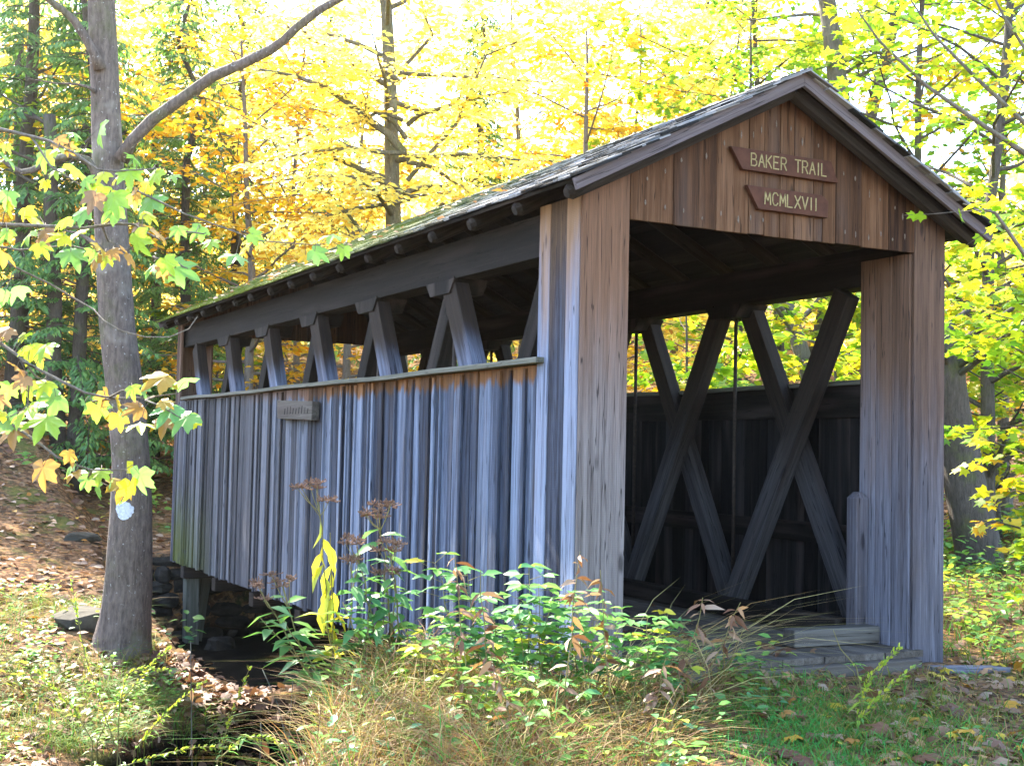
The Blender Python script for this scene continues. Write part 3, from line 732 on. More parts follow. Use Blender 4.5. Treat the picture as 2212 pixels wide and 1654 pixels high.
put_rock(180, 1165, 0.20, 0.45, M_FLATROCK, 'pale stone in the sunny leaf litter left of the big trunk', 15, 0.2)
for k, (px, py, rr_, lab) in enumerate([(1560, 1440, .13, 'rough stone at the left of the deck edge'), (1640, 1432, .09, 'small stone under the deck edge above the loose plank'), (1735, 1425, .11, 'flat stone under the middle of the deck edge'), (1830, 1415, .08, 'small stone half buried right of the middle of the deck edge'), (1905, 1412, .10, 'stone at the right end of the deck edge')]):
    put_rock(px, py, rr_, .55, M_FLATROCK, lab, 30 + k, .25)
pl = MB(); p = at_ground(1600, 1470); pl.beam((p[0] - 0.62, p[1] - 0.16, p[2] + 0.05), (p[0] + 0.18, p[1] + 0.42, p[2] + 0.15), 0.26, 0.05, (0.5, -0.8, 0.0), .6)
tag(pl.build('plank', W_PLANK, None, bevel=0.006), 'loose weathered plank lying in front of the bridge deck', 'plank')
p = at_ground(2015, 1449); q = at_ground(2170, 1449); pl = MB(); pl.beam((p[0], p[1], p[2] + 0.015), (q[0], q[1], q[2] + 0.015), 0.14, 0.045, (0.3, -0.9, 0), .7)
tag(pl.build('plank', W_PORT, None, bevel=0.006), 'blue grey board lying on the grass right of the portal', 'plank')

# ---------------------------------------------------------------- trees
def curve(p, d, length, n, lift=0.0, wander=0.12, r=rnd):
    pts = [np.asarray(p, float)]; d = unit(d)
    for i in range(n):
        d = unit(d + np.array((r.gauss(0, wander), r.gauss(0, wander), r.gauss(0, wander * .6) + lift / n)))
        pts.append(pts[-1] + d * length / n)
    return pts
def along(pts, t):
    k = len(pts) - 1; i = min(int(t * k), k - 1); f = t * k - i
    return pts[i] * (1 - f) + pts[i + 1] * f, unit(pts[i + 1] - pts[i])
def rot_z(v, a): return np.array((v[0] * math.cos(a) - v[1] * math.sin(a), v[0] * math.sin(a) + v[1] * math.cos(a), v[2]))

def fill_branch(pts, r0, wood, P, D, r, sub_gap, sub_len, leaf_gap, flat=True, twigs=True, start=0.2, tw=1.0):
    """side twigs with leaf positions along one branch"""
    Ln = sum(np.linalg.norm(b - a) for a, b in zip(pts[:-1], pts[1:]))
    ns = max(2, int(Ln / sub_gap)); sgn = 1
    for i in range(ns):
        t = start + (1 - start) * (i + r.random() * .6) / ns
        if t > 1: continue
        o, d = along(pts, t); sgn = -sgn
        v = rot_z(d, sgn * math.radians(r.uniform(38, 70))); v[2] = v[2] * .5 + r.uniform(-.18, .12) + (0 if flat else r.uniform(-.3, .3))
        ln = sub_len * (1.15 - 0.7 * t) * r.uniform(.6, 1.2)
        sp = curve(o, v, ln, 3, -0.10, 0.12, r)
        if twigs: wood.tube(sp, [r0 * .22 * tw, r0 * .17 * tw, r0 * .12 * tw, r0 * .06 * tw], 3, cap=False)
        nl = max(2, int(ln / leaf_gap))
        for k in range(nl):
            q, e = along(sp, min(.999, (k + .7) / nl)); sg2 = 1 if k % 2 else -1
            P.append(q + np.array((r.gauss(0, .02), r.gauss(0, .02), r.gauss(0, .02)))); D.append(rot_z(e, sg2 * math.radians(r.uniform(25, 65))) + np.array((0, 0, r.uniform(-.45, .05))))
            if r.random() < 0.55:
                ln2 = ln * .35; e2 = rot_z(e, sg2 * math.radians(55))
                for u in (0.3, 0.6, 0.9):
                    P.append(q + e2 * ln2 * u + np.array((0, 0, -0.04 * u)) + np.array((r.gauss(0, .03), r.gauss(0, .03), r.gauss(0, .04)))); D.append(rot_z(e2, r.uniform(-.8, .8)) + np.array((0, 0, r.uniform(-.4, .05))))
    o, d = along(pts, .999); P.append(o); D.append(d)

def add_leaves(lb, P, D, tpl, size, tone_f, up=1.0, tilt=0.55):
    P = np.array(P); D = np.array(D); k = len(P)
    n = np.stack([rng.normal(0, tilt, k), rng.normal(0, tilt, k), np.full(k, up)], 1)
    lb.add(tpl, P, n, D, size * rng.uniform(0.7, 1.2, k), np.clip(tone_f(P, k), 0, 1))

def broadleaf(name, base, label, cat, group, H, r0, seed, bark, lmat, tpl, lsize, nb, spread, t0, t1=1.0, elev=(10, 45), lean=(0, 0), sub_gap=0.3, sub_len=0.9, leaf_gap=0.11, tone=None, lift=-0.05, extra=None, sides=9):
    r = random.Random(seed); base = np.asarray(base, float)
    root = thing(name, base, label, cat, group); wood = MB(); P = []; D = []
    tp = []; x = base - np.array((0, 0, 0.25)); nT = 12; d = unit((lean[0], lean[1], 1))
    tp = [x]
    for i in range(nT):
        d = unit(d + np.array((r.gauss(0, .045), r.gauss(0, .045), 0.10))); tp.append(tp[-1] + d * (H + .25) / nT)
    rad = [r0 * (1.45 if i == 0 else 1.1 if i == 1 else 1.0) * (1 - 0.86 * (i / nT) ** 1.15) + 0.006 for i in range(nT + 1)]
    wood.tube(tp, rad, sides, wob=.05)
    a = r.uniform(0, 6)
    for i in range(nb):
        t = t0 + (t1 - t0) * (i + r.random()) / nb; o, _ = along(tp, min(t, .995)); a += 2.4 + r.gauss(0, .3)
        prof = math.sin(math.pi * min(1, 0.25 + 0.75 * (1 - (t - t0) / (1.001 - t0)) * .9)) ** .6
        ln = spread * prof * r.uniform(.65, 1.15); el = math.radians(r.uniform(*elev))
        rb = max(.012, rad[min(nT, int(t * nT))] * .42)
        pts = curve(o, (math.cos(a) * math.cos(el), math.sin(a) * math.cos(el), math.sin(el)), ln, 6, lift, 0.12, r)
        wood.tube(pts, [rb * (1 - .85 * k / 6) for k in range(7)], 5, cap=False)
        fill_branch(pts, rb, wood, P, D, r, sub_gap, sub_len, leaf_gap)
    for pts, rb in (extra or []):
        wood.tube(pts, [rb * (1 - .75 * k / (len(pts) - 1)) for k in range(len(pts))], 6, cap=False)
        fill_branch(pts, rb, wood, P, D, r, sub_gap * .8, sub_len, leaf_gap)
    wood.build('trunk', bark, root, smooth=True)
    lb = LB(); add_leaves(lb, P, D, tpl, lsize, tone or (lambda p, k: rng.beta(1.4, 2.0, k)))
    lb.build('crown', lmat, root)
    return root

def hemlock(base, label, group, H, r0, seed, nb=150, spread=2.8, t0=0.06):
    r = random.Random(seed); base = np.asarray(base, float); root = thing('hemlock_tree', base, label, 'tree', group)
    wood = MB(); P = []; D = []
    tp = [base + np.array((r.gauss(0, .03) * i, r.gauss(0, .03) * i, -0.25 + (H + .25) * i / 10)) for i in range(11)]
    wood.tube(tp, [r0 * (1.3 if i == 0 else 1) * (1 - .9 * i / 10) + .008 for i in range(11)], 9, wob=.05)
    a = 0
    for i in range(nb):
        t = t0 + (1 - t0) * (i + r.random()) / nb; o, _ = along(tp, min(t, .995)); a += 2.4 + r.gauss(0, .4)
        ln = spread * (1.08 - t) * r.uniform(.6, 1.15) + .25; el = math.radians(r.uniform(-8, 18))
        pts = curve(o, (math.cos(a) * math.cos(el), math.sin(a) * math.cos(el), math.sin(el)), ln, 5, -0.55, .07, r)
        wood.tube(pts, [.022, .018, .014, .01, .007, .004], 3, cap=False)
        ns = max(3, int(ln / .065))
        for k in range(ns):
            q, d = along(pts, min(.999, .12 + .88 * k / ns)); sg = 1 if k % 2 else -1
            v = rot_z(d, sg * math.radians(r.uniform(35, 65))); v[2] -= .22; v = unit(v); l2 = r.uniform(.22, .5) * (1.2 - k / ns * .7)
            for u in np.arange(.06, l2, .065):
                P.append(q + v * u + np.array((r.gauss(0, .012), r.gauss(0, .012), -0.18 * u * u + r.gauss(0, .01)))); D.append(rot_z(v, sg * r.uniform(-1.0, 1.0)) + np.array((0, 0, -.25)))
    wood.build('trunk', B_DARK, root, smooth=True)
    lb = LB(); add_leaves(lb, P, D, SPRAY, 0.17, lambda p, k: rng.beta(2, 2.4, k), 1, .35); lb.build('crown', L_HEM, root)
    return root

# the big trunk on the creek bank, its limbs and its paint blazes
def path_px(pts, depth): return [at(x, y, depth + (dz[0] if dz else 0)) for x, y, *dz in pts]
tb = at(268, 1392, 14.3); big = thing('bare_tree', (tb[0], tb[1], gz(tb[0], tb[1])), 'tall leaning tree trunk with white paint blaze on the creek bank beside the bridge', 'tree')
ctr = [(258, 1440), (262, 1392), (270, 1330), (277, 1260), (281, 1190), (284, 1100), (283, 1000), (270, 850), (253, 700), (243, 520), (233, 350), (226, 180), (219, 0), (212, -200), (204, -420), (198, -640), (196, -860)]
wid = [140, 121, 108, 100, 95, 88, 80, 79, 76, 71, 66, 60, 57, 52, 44, 32, 12]
DEP = 14.3
tp = [at(x, y, DEP) for x, y in ctr]; tr = [w * .5 * DEP / FPX for w in wid]
tp2 = []; tr2 = []
for i in range(len(tp) - 1):
    for k in range(4):
        f = k / 4; tp2.append(tp[i] * (1 - f) + tp[i + 1] * f); tr2.append(tr[i] * (1 - f) + tr[i + 1] * f)
tp2.append(tp[-1]); tr2.append(tr[-1])
mb = MB(); sides = 26; rr = random.Random(3); vs = []; fs = []
for k, (p, r) in enumerate(zip(tp2, tr2)):
    for i in range(sides):
        th = 2 * math.pi * i / sides
        flare = 1 + (0.10 * max(0, 1 - k / 9) * math.cos(4 * th + 1.1)) + 0.02 * math.sin(7 * th + k * .35) + rr.uniform(-.012, .012)
        vs.append(p + np.array((math.cos(th), math.sin(th), 0)) * r * flare)
for k in range(len(tp2) - 1):
    for i in range(sides):
        j = (i + 1) % sides; fs.append((k * sides + i, k * sides + j, (k + 1) * sides + j, (k + 1) * sides + i))
mb.add(vs, fs); mb.build('trunk', B_SYC, big, smooth=True)
limbs = [([(262, 345), (285, 305), (330, 258), (400, 208), (460, 165), (520, 140), (585, 108), (612, 88), (640, 60), (690, 22), (760, -18), (860, -60), (960, -130)], .072),
         ([(216, 150), (205, 118), (182, 78), (160, 45), (135, 22), (100, -4), (40, -60)], .060),
         ([(232, 470), (226, 420), (206, 372), (190, 346), (150, 335), (112, 345), (70, 368), (45, 372), (20, 358), (8, 346)], .055),
         ([(205, 198), (190, 188), (165, 182), (120, 180), (60, 170)], .022), ([(222, 545), (196, 520), (170, 505), (140, 498)], .035)]
lo = MB()
for k, (pts, r) in enumerate(limbs):
    P3 = [at(x, y, DEP - 0.15 - 0.05 * i) for i, (x, y) in enumerate(pts)]
    n = len(P3); mb = MB(); mb.tube(P3, [r * (1.25 if i == 0 else 1) * (1 - (.55 if k < 3 else .8) * i / (n - 1)) for i in range(n)], 8, wob=.06)
    mb.build('limb', B_SYC, big, smooth=True)
def trunk_patch(px, py, wpx, hpx, mat, name, ragged):
    mb = MB(); vs = []; c0 = at(px, py, DEP); k = int(np.argmin([abs(p[2] - c0[2]) for p in tp2])); m = 18
    base = np.array((0, 0, 0.)); out = []
    toc = unit(np.array((CAM[0] - tp2[k][0], CAM[1] - tp2[k][1], 0))); th0 = math.atan2(toc[1], toc[0])
    def surf(u, v):
        z = c0[2] + v; i = int(np.argmin([abs(p[2] - z) for p in tp2])); i0 = i if tp2[i][2] <= z else i - 1
        f = (z - tp2[i0][2]) / (tp2[i0 + 1][2] - tp2[i0][2]); cc = tp2[i0] * (1 - f) + tp2[i0 + 1] * f; r = tr2[i0] * (1 - f) + tr2[i0 + 1] * f + 0.012
        s = math.asin(max(-.97, min(.97, (np.dot(c0 - cc, RX) + u) / r))); th = th0 + s
        return np.array((cc[0] + r * math.cos(th), cc[1] + r * math.sin(th), z))
    W2, H2 = wpx * DEP / FPX / 2, hpx * DEP / FPX / 2; nu = 10; idx = {}
    for j in range(nu + 1):
        for i in range(nu + 1):
            u, v = i / nu * 2 - 1, j / nu * 2 - 1
            if ragged:
                u, v = u * math.sqrt(1 - v * v / 2), v * math.sqrt(1 - u * u / 2)
                g = 1 + .06 * math.sin(3 * math.atan2(v, u) + 1) + rr.uniform(-.09, .09); u, v = u * g, v * g
            idx[i, j] = len(vs); vs.append(surf(u * W2, v * H2))
    mb.add(vs, [(idx[i, j], idx[i + 1, j], idx[i + 1, j + 1], idx[i, j + 1]) for i in range(nu) for j in range(nu)])
    o = mb.build(name, mat, big, smooth=True); return o
trunk_patch(270, 1100, 36, 38, M_BLAZE, 'paint_blaze', True)['label'] = 'round white paint blaze'
trunk_patch(281, 1008, 13, 26, M_YBLAZE, 'paint_blaze', False)['label'] = 'narrow yellow paint blaze'
# its leafy top, above the picture
lb = LB(); P = []; D = []; wood = MB(); r = random.Random(21)
for i in range(13):
    o, _ = along(tp, .80 + .19 * r.random()); a = r.uniform(0, 6.28)
    pts = curve(o, (math.cos(a), math.sin(a), r.uniform(.1, .7)), r.uniform(2.2, 4.2), 6, -.05, .14, r); wood.tube(pts, [.05 * (1 - .13 * k) for k in range(7)], 5, cap=False)
    fill_branch(pts, .05, wood, P, D, r, .5, 1.2, .3)
wood.build('upper_limbs', B_SYC, big, smooth=True); add_leaves(lb, P, D, OVATE, .24, lambda p, k: rng.beta(1.6, 2, k)); lb.build('crown', L_LIME, big)

# sycamore boughs hanging in from a tree that stands just left of the picture
sy0 = at(-420, 900, 8.6); sb = (sy0[0], sy0[1], gz(sy0[0], sy0[1]))
syc = thing('sycamore_tree', sb, 'young sycamore whose leafy boughs hang in from the left across the big trunk', 'tree')
mb = MB(); mb.tube([np.array(sb) + (0, 0, -.2), np.array(sb) + (0.03, 0, 1.2), np.array(sb) + (0, .05, 2.6), np.array(sb) + (-.1, .1, 4.2), np.array(sb) + (-.1, .2, 6)], [.14, .11, .095, .07, .03], 10, wob=.03); mb.build('trunk', B_SYC, syc, smooth=True)
Z2 = [(720, 75, 120, .3), (930, 55, 220, .25), (560, 160, 160, .8), (540, 220, 130, .4), (660, 215, 120, .9), (790, 200, 150, .25), (75, 200, 100, .4), (90, 295, 190, .1), (410, 310, 190, .3), (1290, 300, 160, .15), (530, 430, 140, .45), (440, 560, 100, .6), (760, 420, 230, .3), (820, 530, 150, .25), (840, 610, 220, .4), (960, 470, 150, .5), (1090, 490, 120, .7), (1230, 460, 220, .3), (1450, 480, 190, .35), (1650, 470, 130, .25), (1180, 600, 180, .45), (1030, 650, 150, .4), (880, 700, 200, .95), (1270, 660, 130, .9), (1400, 610, 120, .75), (1080, 720, 240, .25), (1290, 720, 140, .3), (1040, 810, 210, .1), (1420, 740, 250, .1), (1440, 850, 160, .6), (740, 840, 200, .1), (1040, 880, 120, .6), (1520, 1000, 230, .82), (1300, 980, 130, .95), (60, 690, 170, .2), (60, 790, 170, .6), (260, 830, 140, .65), (400, 900, 220, .45), (590, 900, 160, .3), (260, 1030, 190, .35), (40, 1030, 150, .35), (430, 1020, 170, .95), (560, 1040, 190, .55), (710, 1000, 220, .5), (430, 1090, 130, .9), (410, 1160, 170, .4), (700, 1230, 240, .1), (880, 1220, 130, .15), (880, 1280, 180, .8), (1000, 1260, 150, .5), (970, 1150, 160, .75), (1090, 1200, 130, .9), (1260, 1230, 210, .85), (1320, 1110, 230, .3), (1690, 1000, 150, .3), (1870, 1000, 170, .2), (2000, 1110, 150, .35), (1430, 1340, 180, .15), (1600, 1320, 170, .3), (1740, 1360, 270, .1), (1570, 1390, 150, .9), (150, 1570, 190, .1), (40, 1630, 150, .1), (10, 1560, 80, .4)]
Z3 = [(20, 260, 160, .95), (190, 400, 130, .3), (300, 440, 200, .45), (350, 400, 180, .35), (150, 540, 140, .9), (160, 660, 150, .95), (70, 750, 140, .25), (200, 740, 180, .5), (350, 710, 160, .4), (400, 810, 250, .2), (30, 820, 130, .95), (190, 900, 260, .4), (100, 1010, 180, .1), (350, 1010, 270, .3), (100, 1080, 230, .93), (130, 1120, 80, .2), (0, 940, 100, .6), (540, 680, 60, .7), (710, 855, 100, .1), (840, 890, 200, .3), (880, 820, 170, .78), (960, 860, 130, .7), (1010, 920, 80, .1), (990, 1000, 160, .75), (1110, 890, 170, .9), (1160, 1010, 210, .42), (1090, 750, 120, .4), (1180, 735, 130, .15), (1300, 640, 240, .82), (1500, 650, 190, .12), (1370, 840, 120, .8), (1380, 910, 230, .1), (1350, 1010, 200, .82), (1500, 980, 220, .1), (1590, 990, 110, .6), (590, 1290, 130, .85), (560, 1380, 140, .3), (340, 1430, 220, .88), (600, 1420, 150, .85), (690, 1500, 140, .2), (820, 1430, 150, .4), (780, 1540, 170, .2), (900, 1450, 90, .1), (1000, 1480, 200, .75), (1150, 1430, 210, .1), (1070, 1510, 180, .65), (980, 1600, 40, .2), (170, 300, 80, .4), (230, 270, 60, .4)]
LV = [(a * .2269, 274.2 + b * .2269, c * .2269, t) for a, b, c, t in Z2] + [(a * .2618, 649.4 + b * .2618, c * .2618, t) for a, b, c, t in Z3] + [(715, 508, 44, .35), (690, 548, 40, .1), (655, 556, 26, .78), (505, 552, 50, .12), (555, 510, 34, .3), (740, 545, 30, .3)]
boughs = [[(-430, 560), (-200, 660), (0, 741), (31, 762), (65, 788), (136, 825), (183, 848), (225, 857), (251, 860), (314, 859), (380, 850)],
          [(183, 850), (199, 867), (222, 880)], [(290, 860), (314, 864), (343, 875), (395, 905)], [(251, 858), (264, 843), (283, 842)], [(65, 790), (79, 815), (99, 820)], [(31, 765), (45, 780), (63, 822), (60, 880), (20, 900)],
          [(-430, 700), (-200, 800), (-60, 870), (0, 900), (56, 937), (86, 958), (123, 987), (162, 1004), (199, 1015), (270, 1014)], [(162, 1004), (190, 1030), (215, 1040)],
          [(-430, 420), (-200, 440), (-60, 470), (5, 485), (113, 489), (181, 493), (250, 483), (290, 485), (318, 503), (350, 520), (400, 500), (440, 505)], [(200, 494), (234, 521), (247, 526), (250, 555)],
          [(-430, 380), (-200, 470), (0, 560), (48, 585), (109, 614), (163, 646), (202, 668), (222, 691), (262, 715), (314, 728), (366, 728), (408, 710), (427, 683)],
          [(-430, 250), (-200, 260), (0, 279), (68, 295), (107, 305), (160, 330), (210, 365), (250, 370), (330, 365)], [(-200, 500), (0, 533), (41, 540), (68, 538), (150, 530), (215, 545), (300, 535)],
          [(250, 372), (290, 410), (340, 433), (399, 462), (470, 487), (560, 520), (690, 530)], [(68, 295), (110, 360), (190, 410), (250, 440)], [(330, 555), (380, 570), (405, 580)]]
allp = []; own = []; bmb = []
for k, b_ in enumerate(boughs):
    dd = 8.2 + 0.25 * math.sin(k * 2.1); P3 = [at(x, y, dd + .12 * math.sin(i * .9 + k)) for i, (x, y) in enumerate(b_)]
    if k in (1, 2, 3, 4, 5, 7, 9): P3[0] = min(allp, key=lambda q: np.linalg.norm(q - P3[0]))
    big_ = len(b_) > 8; n = len(P3); mb = MB(); mb.tube(P3, [(.012 if big_ and k != 10 else .006) * (1 - .82 * i / (n - 1)) + .0022 for i in range(n)], 6)
    bmb.append(mb)
    for i in range(n - 1):
        for u in np.linspace(0, 1, 8): allp.append(P3[i] * (1 - u) + P3[i + 1] * u); own.append(k)
AP = np.array(allp); lb = LB(); r = random.Random(17)
for (x, y, w, t) in LV:
    c0 = at(x, y, 8.2); iq = int(np.argmin(np.linalg.norm((AP - CAM) / ((AP - CAM) @ FW)[:, None] - (c0 - CAM)[None] / 8.2, axis=1))); q = AP[iq]
    dep = (q - CAM) @ FW + r.uniform(-.12, .12)
    if 225 < x < 320 and 1005 < y < 1075: y += 16
    c0 = at(x, y, dep); size = w * dep / FPX * 1.08
    d = unit(np.array((r.gauss(0, .5), r.gauss(0, .5), -0.55 + r.gauss(0, .35))) - FW * .25)
    n = unit(np.array((0, 0, .75)) - FW * r.uniform(.25, 1.1) + np.array((r.gauss(0, .4), r.gauss(0, .4), 0)))
    n = unit(n - d * np.dot(n, d)); o = c0 - d * size * .45
    lb.add(SYCA, o, n, d, size, t + r.uniform(-.06, .06))
    if np.linalg.norm(o - q) < 0.6:
        mid = (o + q) / 2 + np.array((0, 0, .03)); bmb[own[iq]].tube([q, mid, o + d * size * .18], [.003, .0022, .0022], 4, cap=False)
# leaves further along the boughs, outside the picture on the left
for k in range(60):
    q = AP[r.randrange(len(AP))]
    if (q - CAM) @ RX / ((q - CAM) @ FW) * FPX + CX > -20: continue
    o = q + np.array((r.gauss(0, .15), r.gauss(0, .15), r.gauss(-.05, .1))); lb.add(SYCA, o, unit((r.gauss(0, .4), r.gauss(0, .4), 1)), (r.gauss(0, 1), r.gauss(0, 1), -.4), .18, r.random())
lb.build('foliage', L_SYC, syc)
for mb in bmb: mb.build('bough', B_TWIG, syc, smooth=True)

# beech behind the bridge
bp = at(888, 430, 24.0); bb = np.array((bp[0], bp[1], gz(bp[0], bp[1])))
ex = [([at(x, y, 24 - .12 * i) for i, (x, y) in enumerate(q)], rb) for q, rb in [
    ([(872, 330), (840, 290), (800, 262), (755, 225), (705, 190), (640, 165), (560, 150)], .085), ([(878, 300), (850, 262), (800, 235), (745, 195), (700, 170)], .05),
    ([(880, 270), (905, 248), (950, 235), (1010, 215), (1060, 205), (1110, 198)], .055), ([(866, 180), (830, 150), (790, 140), (760, 120), (700, 95)], .05),
    ([(868, 150), (905, 110), (935, 75), (915, 30), (905, -30)], .045), ([(880, 390), (930, 330), (985, 270), (1010, 210), (1050, 120), (1120, 90)], .05),
    ([(885, 420), (850, 400), (790, 385), (720, 380), (640, 385), (560, 400)], .05), ([(880, 350), (930, 360), (985, 395), (1040, 430), (1090, 440)], .045),
    ([(878, 330), (830, 330), (760, 320), (690, 325), (620, 340), (540, 360)], .05), ([(885, 430), (840, 440), (770, 450), (690, 470), (610, 490), (540, 520)], .05),
    ([(885, 425), (920, 420), (980, 415), (1060, 400), (1130, 395)], .04), ([(870, 260), (820, 240), (760, 270), (690, 285), (610, 270)], .04)]]
broadleaf('beech_tree', bb, 'golden beech with dark forked limbs rising right behind the bridge roof', 'tree', None, 17.5, .19, 31, B_BEECH, L_GOLD, OVATE, .165, 34, 5.0, .28, .97, (0, 40), (-.035, .0), .24, 1.0, .09, lambda p, k: rng.beta(1.3, 2.0, k) * .95, -.1, ex, 12)

# trees of the wood behind and around: one of each kind, then copies
GRP = 'autumn trees of the wood around the bridge'
def ground_at(px, depth):
    p = at(px, 900, depth); return np.array((p[0], p[1], gz(p[0], p[1])))
protos = {}
def plant(kind, px, depth, scale, rz, label):
    b = ground_at(px, depth)
    if kind not in protos:
        if kind == 'gold': o = broadleaf('gold_tree', b, label, 'tree', GRP, 11.5, .075, 41, B_GREY, L_GOLD, OVATE, .22, 54, 4.4, .06, 1.0, (-5, 50), (0, 0), .33, 1.15, .12, lambda p, k: rng.beta(1.3, 2.2, k))
        elif kind == 'amber': o = broadleaf('amber_tree', b, label, 'tree', GRP, 11, .13, 43, B_GREY, L_AMBER, OVATE, .19, 38, 3.8, .08, 1.0, (0, 40), (0, 0), .32, 1.0, .14, lambda p, k: rng.beta(1.6, 2.0, k))
        elif kind == 'lime': o = broadleaf('maple_tree', b, label, 'tree', GRP, 14, .12, 47, B_DARK, L_LIME, MAPLE, .20, 40, 4.4, .08, 1.0, (0, 45), (0, 0), .38, 1.1, .20, lambda p, k: np.clip(rng.beta(2.0, 1.8, k) * .7 + .25 * wob(p[:, 0], p[:, 2], .9, 1.0), 0, 1))
        elif kind == 'sapling': o = broadleaf('maple_sapling', b, label, 'tree', GRP, 5.0, .05, 53, B_DARK, L_LIME, MAPLE, .17, 26, 2.2, .10, 1.0, (-5, 35), (0, 0), .26, .75, .15, lambda p, k: np.clip(rng.beta(2.0, 2.0, k) + .2 * wob(p[:, 0], p[:, 2], 1.3, 2.0), 0, 1))
        else: o = hemlock(b, label, GRP, 15.5, .20, 59)
        protos[kind] = o; o.scale = (scale,) * 3; o.rotation_euler = (0, 0, rz)
    else: copy_tree(protos[kind], b, rz, scale, label, GRP)
TREES = [
 ('gold', 640, 33, 1.0, 0.4, 'tall pale gold tree behind the bridge just left of the beech'),
 ('gold', 420, 36, 1.05, 1.7, 'tall gold tree behind the hemlock right of the big trunk'),
 ('gold', 230, 40, 1.1, 3.0, 'gold tree far behind the top of the big trunk'),
 ('gold', 60, 37, 1.0, 4.2, 'gold tree at the far left edge of the wood'),
 ('gold', 1120, 38, 1.1, 5.1, 'gold tree behind the bridge roof right of the beech'),
 ('gold', 1340, 33, 1.0, 2.2, 'gold tree behind the middle of the roof slope'),
 ('gold', 1560, 38, 1.1, 0.9, 'gold tree behind the upper end of the roof slope'),
 ('amber', 520, 27, .9, 0.0, 'low amber tree seen behind the far eave of the bridge'),
 ('amber', 760, 28, .8, 2.5, 'amber tree seen through the side openings of the bridge'),
 ('amber', 1240, 29, .95, 4.0, 'amber tree behind the roof between two gold trees'),
 ('amber', 2180, 27, 1.0, 1.2, 'orange amber tree far behind the right side of the portal'),
 ('amber', 150, 30, .9, 5.0, 'amber tree left of the big trunk in front of the hemlocks'),
 ('lime', 1700, 31, 1.05, 0.6, 'lime green maple behind the gable peak'),
 ('lime', 1930, 26, 1.0, 2.4, 'tall lime maple right of the gable peak'),
 ('lime', 2130, 20, .95, 4.4, 'nearest tall lime maple at the right edge'),
 ('lime', 2330, 24, 1.0, 5.6, 'lime maple half hidden beyond the right edge'),
 ('lime', 1450, 40, 1.1, 3.3, 'lime maple far behind the roof slope'),
 ('sapling', 1460, 22, 1.0, 1.0, 'maple sapling seen through the left half of the portal'),
 ('sapling', 1640, 19.5, 1.0, 2.6, 'maple sapling seen between the two truss crosses of the portal'),
 ('sapling', 1800, 21, 1.1, 0.2, 'maple sapling seen through the right half of the portal'),
 ('sapling', 2160, 21, 1.0, 3.9, 'maple sapling behind the dark leaning trunk at the right'),
 ('sapling', 2290, 13.5, .8, 5.2, 'small maple sapling at the right edge of the clearing'),
 ('sapling', 2010, 24, 1.2, 0.7, 'maple sapling behind the right portal post'),
 ('sapling', 450, 30, .8, 2.0, 'yellow sapling in front of the hemlock beyond the far portal'),
 ('hemlock', 30, 27, 1.0, 0.0, 'dark hemlock at the left edge of the wood'),
 ('gold', 130, 33, .95, 1.0, 'gold tree between the two hemlocks left of the big trunk'),
 ('hemlock', 165, 26, .85, 2.2, 'dark hemlock with bare lower trunk left of the big trunk'),
 ('hemlock', 395, 29, .80, 3.3, 'bushy green hemlock right of the big trunk beyond the far portal'),
 ('hemlock', 500, 36, .9, 4.1, 'green hemlock behind the far end of the roof'),
 ('hemlock', 330, 34, .9, 5.0, 'green hemlock partly hidden by the big trunk'),
 ('hemlock', 1010, 37, .80, 0.5, 'dark hemlock behind the roof right of the beech trunk'),
 ('hemlock', 690, 39, .75, 1.9, 'hemlock seen through the side openings of the bridge'),
 ('gold', -90, 33, 1.0, 1.1, 'gold tree beyond the left edge'),
 ('lime', 1600, 27, .8, 4.9, 'lime maple seen through the portal behind the saplings'),
]
for a in TREES: plant(*a)
# bare straight trunks
def bare_trunk(px0, py0, px1, py1, depth, r0, r1, label, bark, moss=False):
    a = at(px0, py0, depth); b_ = at(px1, py1, depth); d = (b_ - a); 
    k = (gz(a[0], a[1]) - 0.3 - a[2]) / d[2]; g = a + d * k; root = thing('tall_tree', (g[0], g[1], gz(g[0], g[1])), label, 'tree')
    mb = MB(); n = 12; top = b_ + d * 0.9; pts = [g + (top - g) * i / n + np.array((.03 * math.sin(i * 1.3), .03 * math.cos(i), 0)) for i in range(n + 1)]
    mb.tube(pts, [(r0 + (r1 - r0) * i / n) * (1.35 if i == 0 else 1) for i in range(n + 1)], 14, wob=.04)
    mb.build('trunk', bark, root, smooth=True)
    r = random.Random(int(px0)); wd = MB(); P = []; D = []
    for i in range(9):
        o, _ = along(pts, r.uniform(.72, .99)); a_ = r.uniform(0, 6.28); q = curve(o, (math.cos(a_), math.sin(a_), .5), r.uniform(1.5, 3), 5, 0, .12, r)
        wd.tube(q, [.05, .04, .03, .025, .018, .01], 5, cap=False); fill_branch(q, .05, wd, P, D, r, .4, 1.0, .2)
    wd.build('limbs', bark, root, smooth=True); lb = LB(); add_leaves(lb, P, D, OVATE, .22, lambda p, k: rng.beta(2, 2, k)); lb.build('crown', L_LIME, root)
bare_trunk(1812, 200, 1783, 0, 27, .30, .16, 'grey straight trunk rising behind the right roof slope near the gable peak', B_GREY)
bare_trunk(1912, 120, 1940, 0, 31, .22, .12, 'thin dark trunk right of the grey trunk above the roof', B_DARK)
bare_trunk(2098, 1120, 2060, 900, 18.5, .34, .22, 'thick dark leaning trunk right of the portal post', B_DARK)
bare_trunk(1725, 740, 1690, 640, 23, .20, .12, 'leaning brown trunk seen through the portal opening', B_GREY)
bare_trunk(118, 780, 112, 500, 26, .17, .12, 'dark bare trunk in the shade at the left edge of the wood', B_DARK)
bare_trunk(50, 740, 45, 400, 29, .16, .11, 'second dark bare trunk at the left edge of the wood', B_DARK)
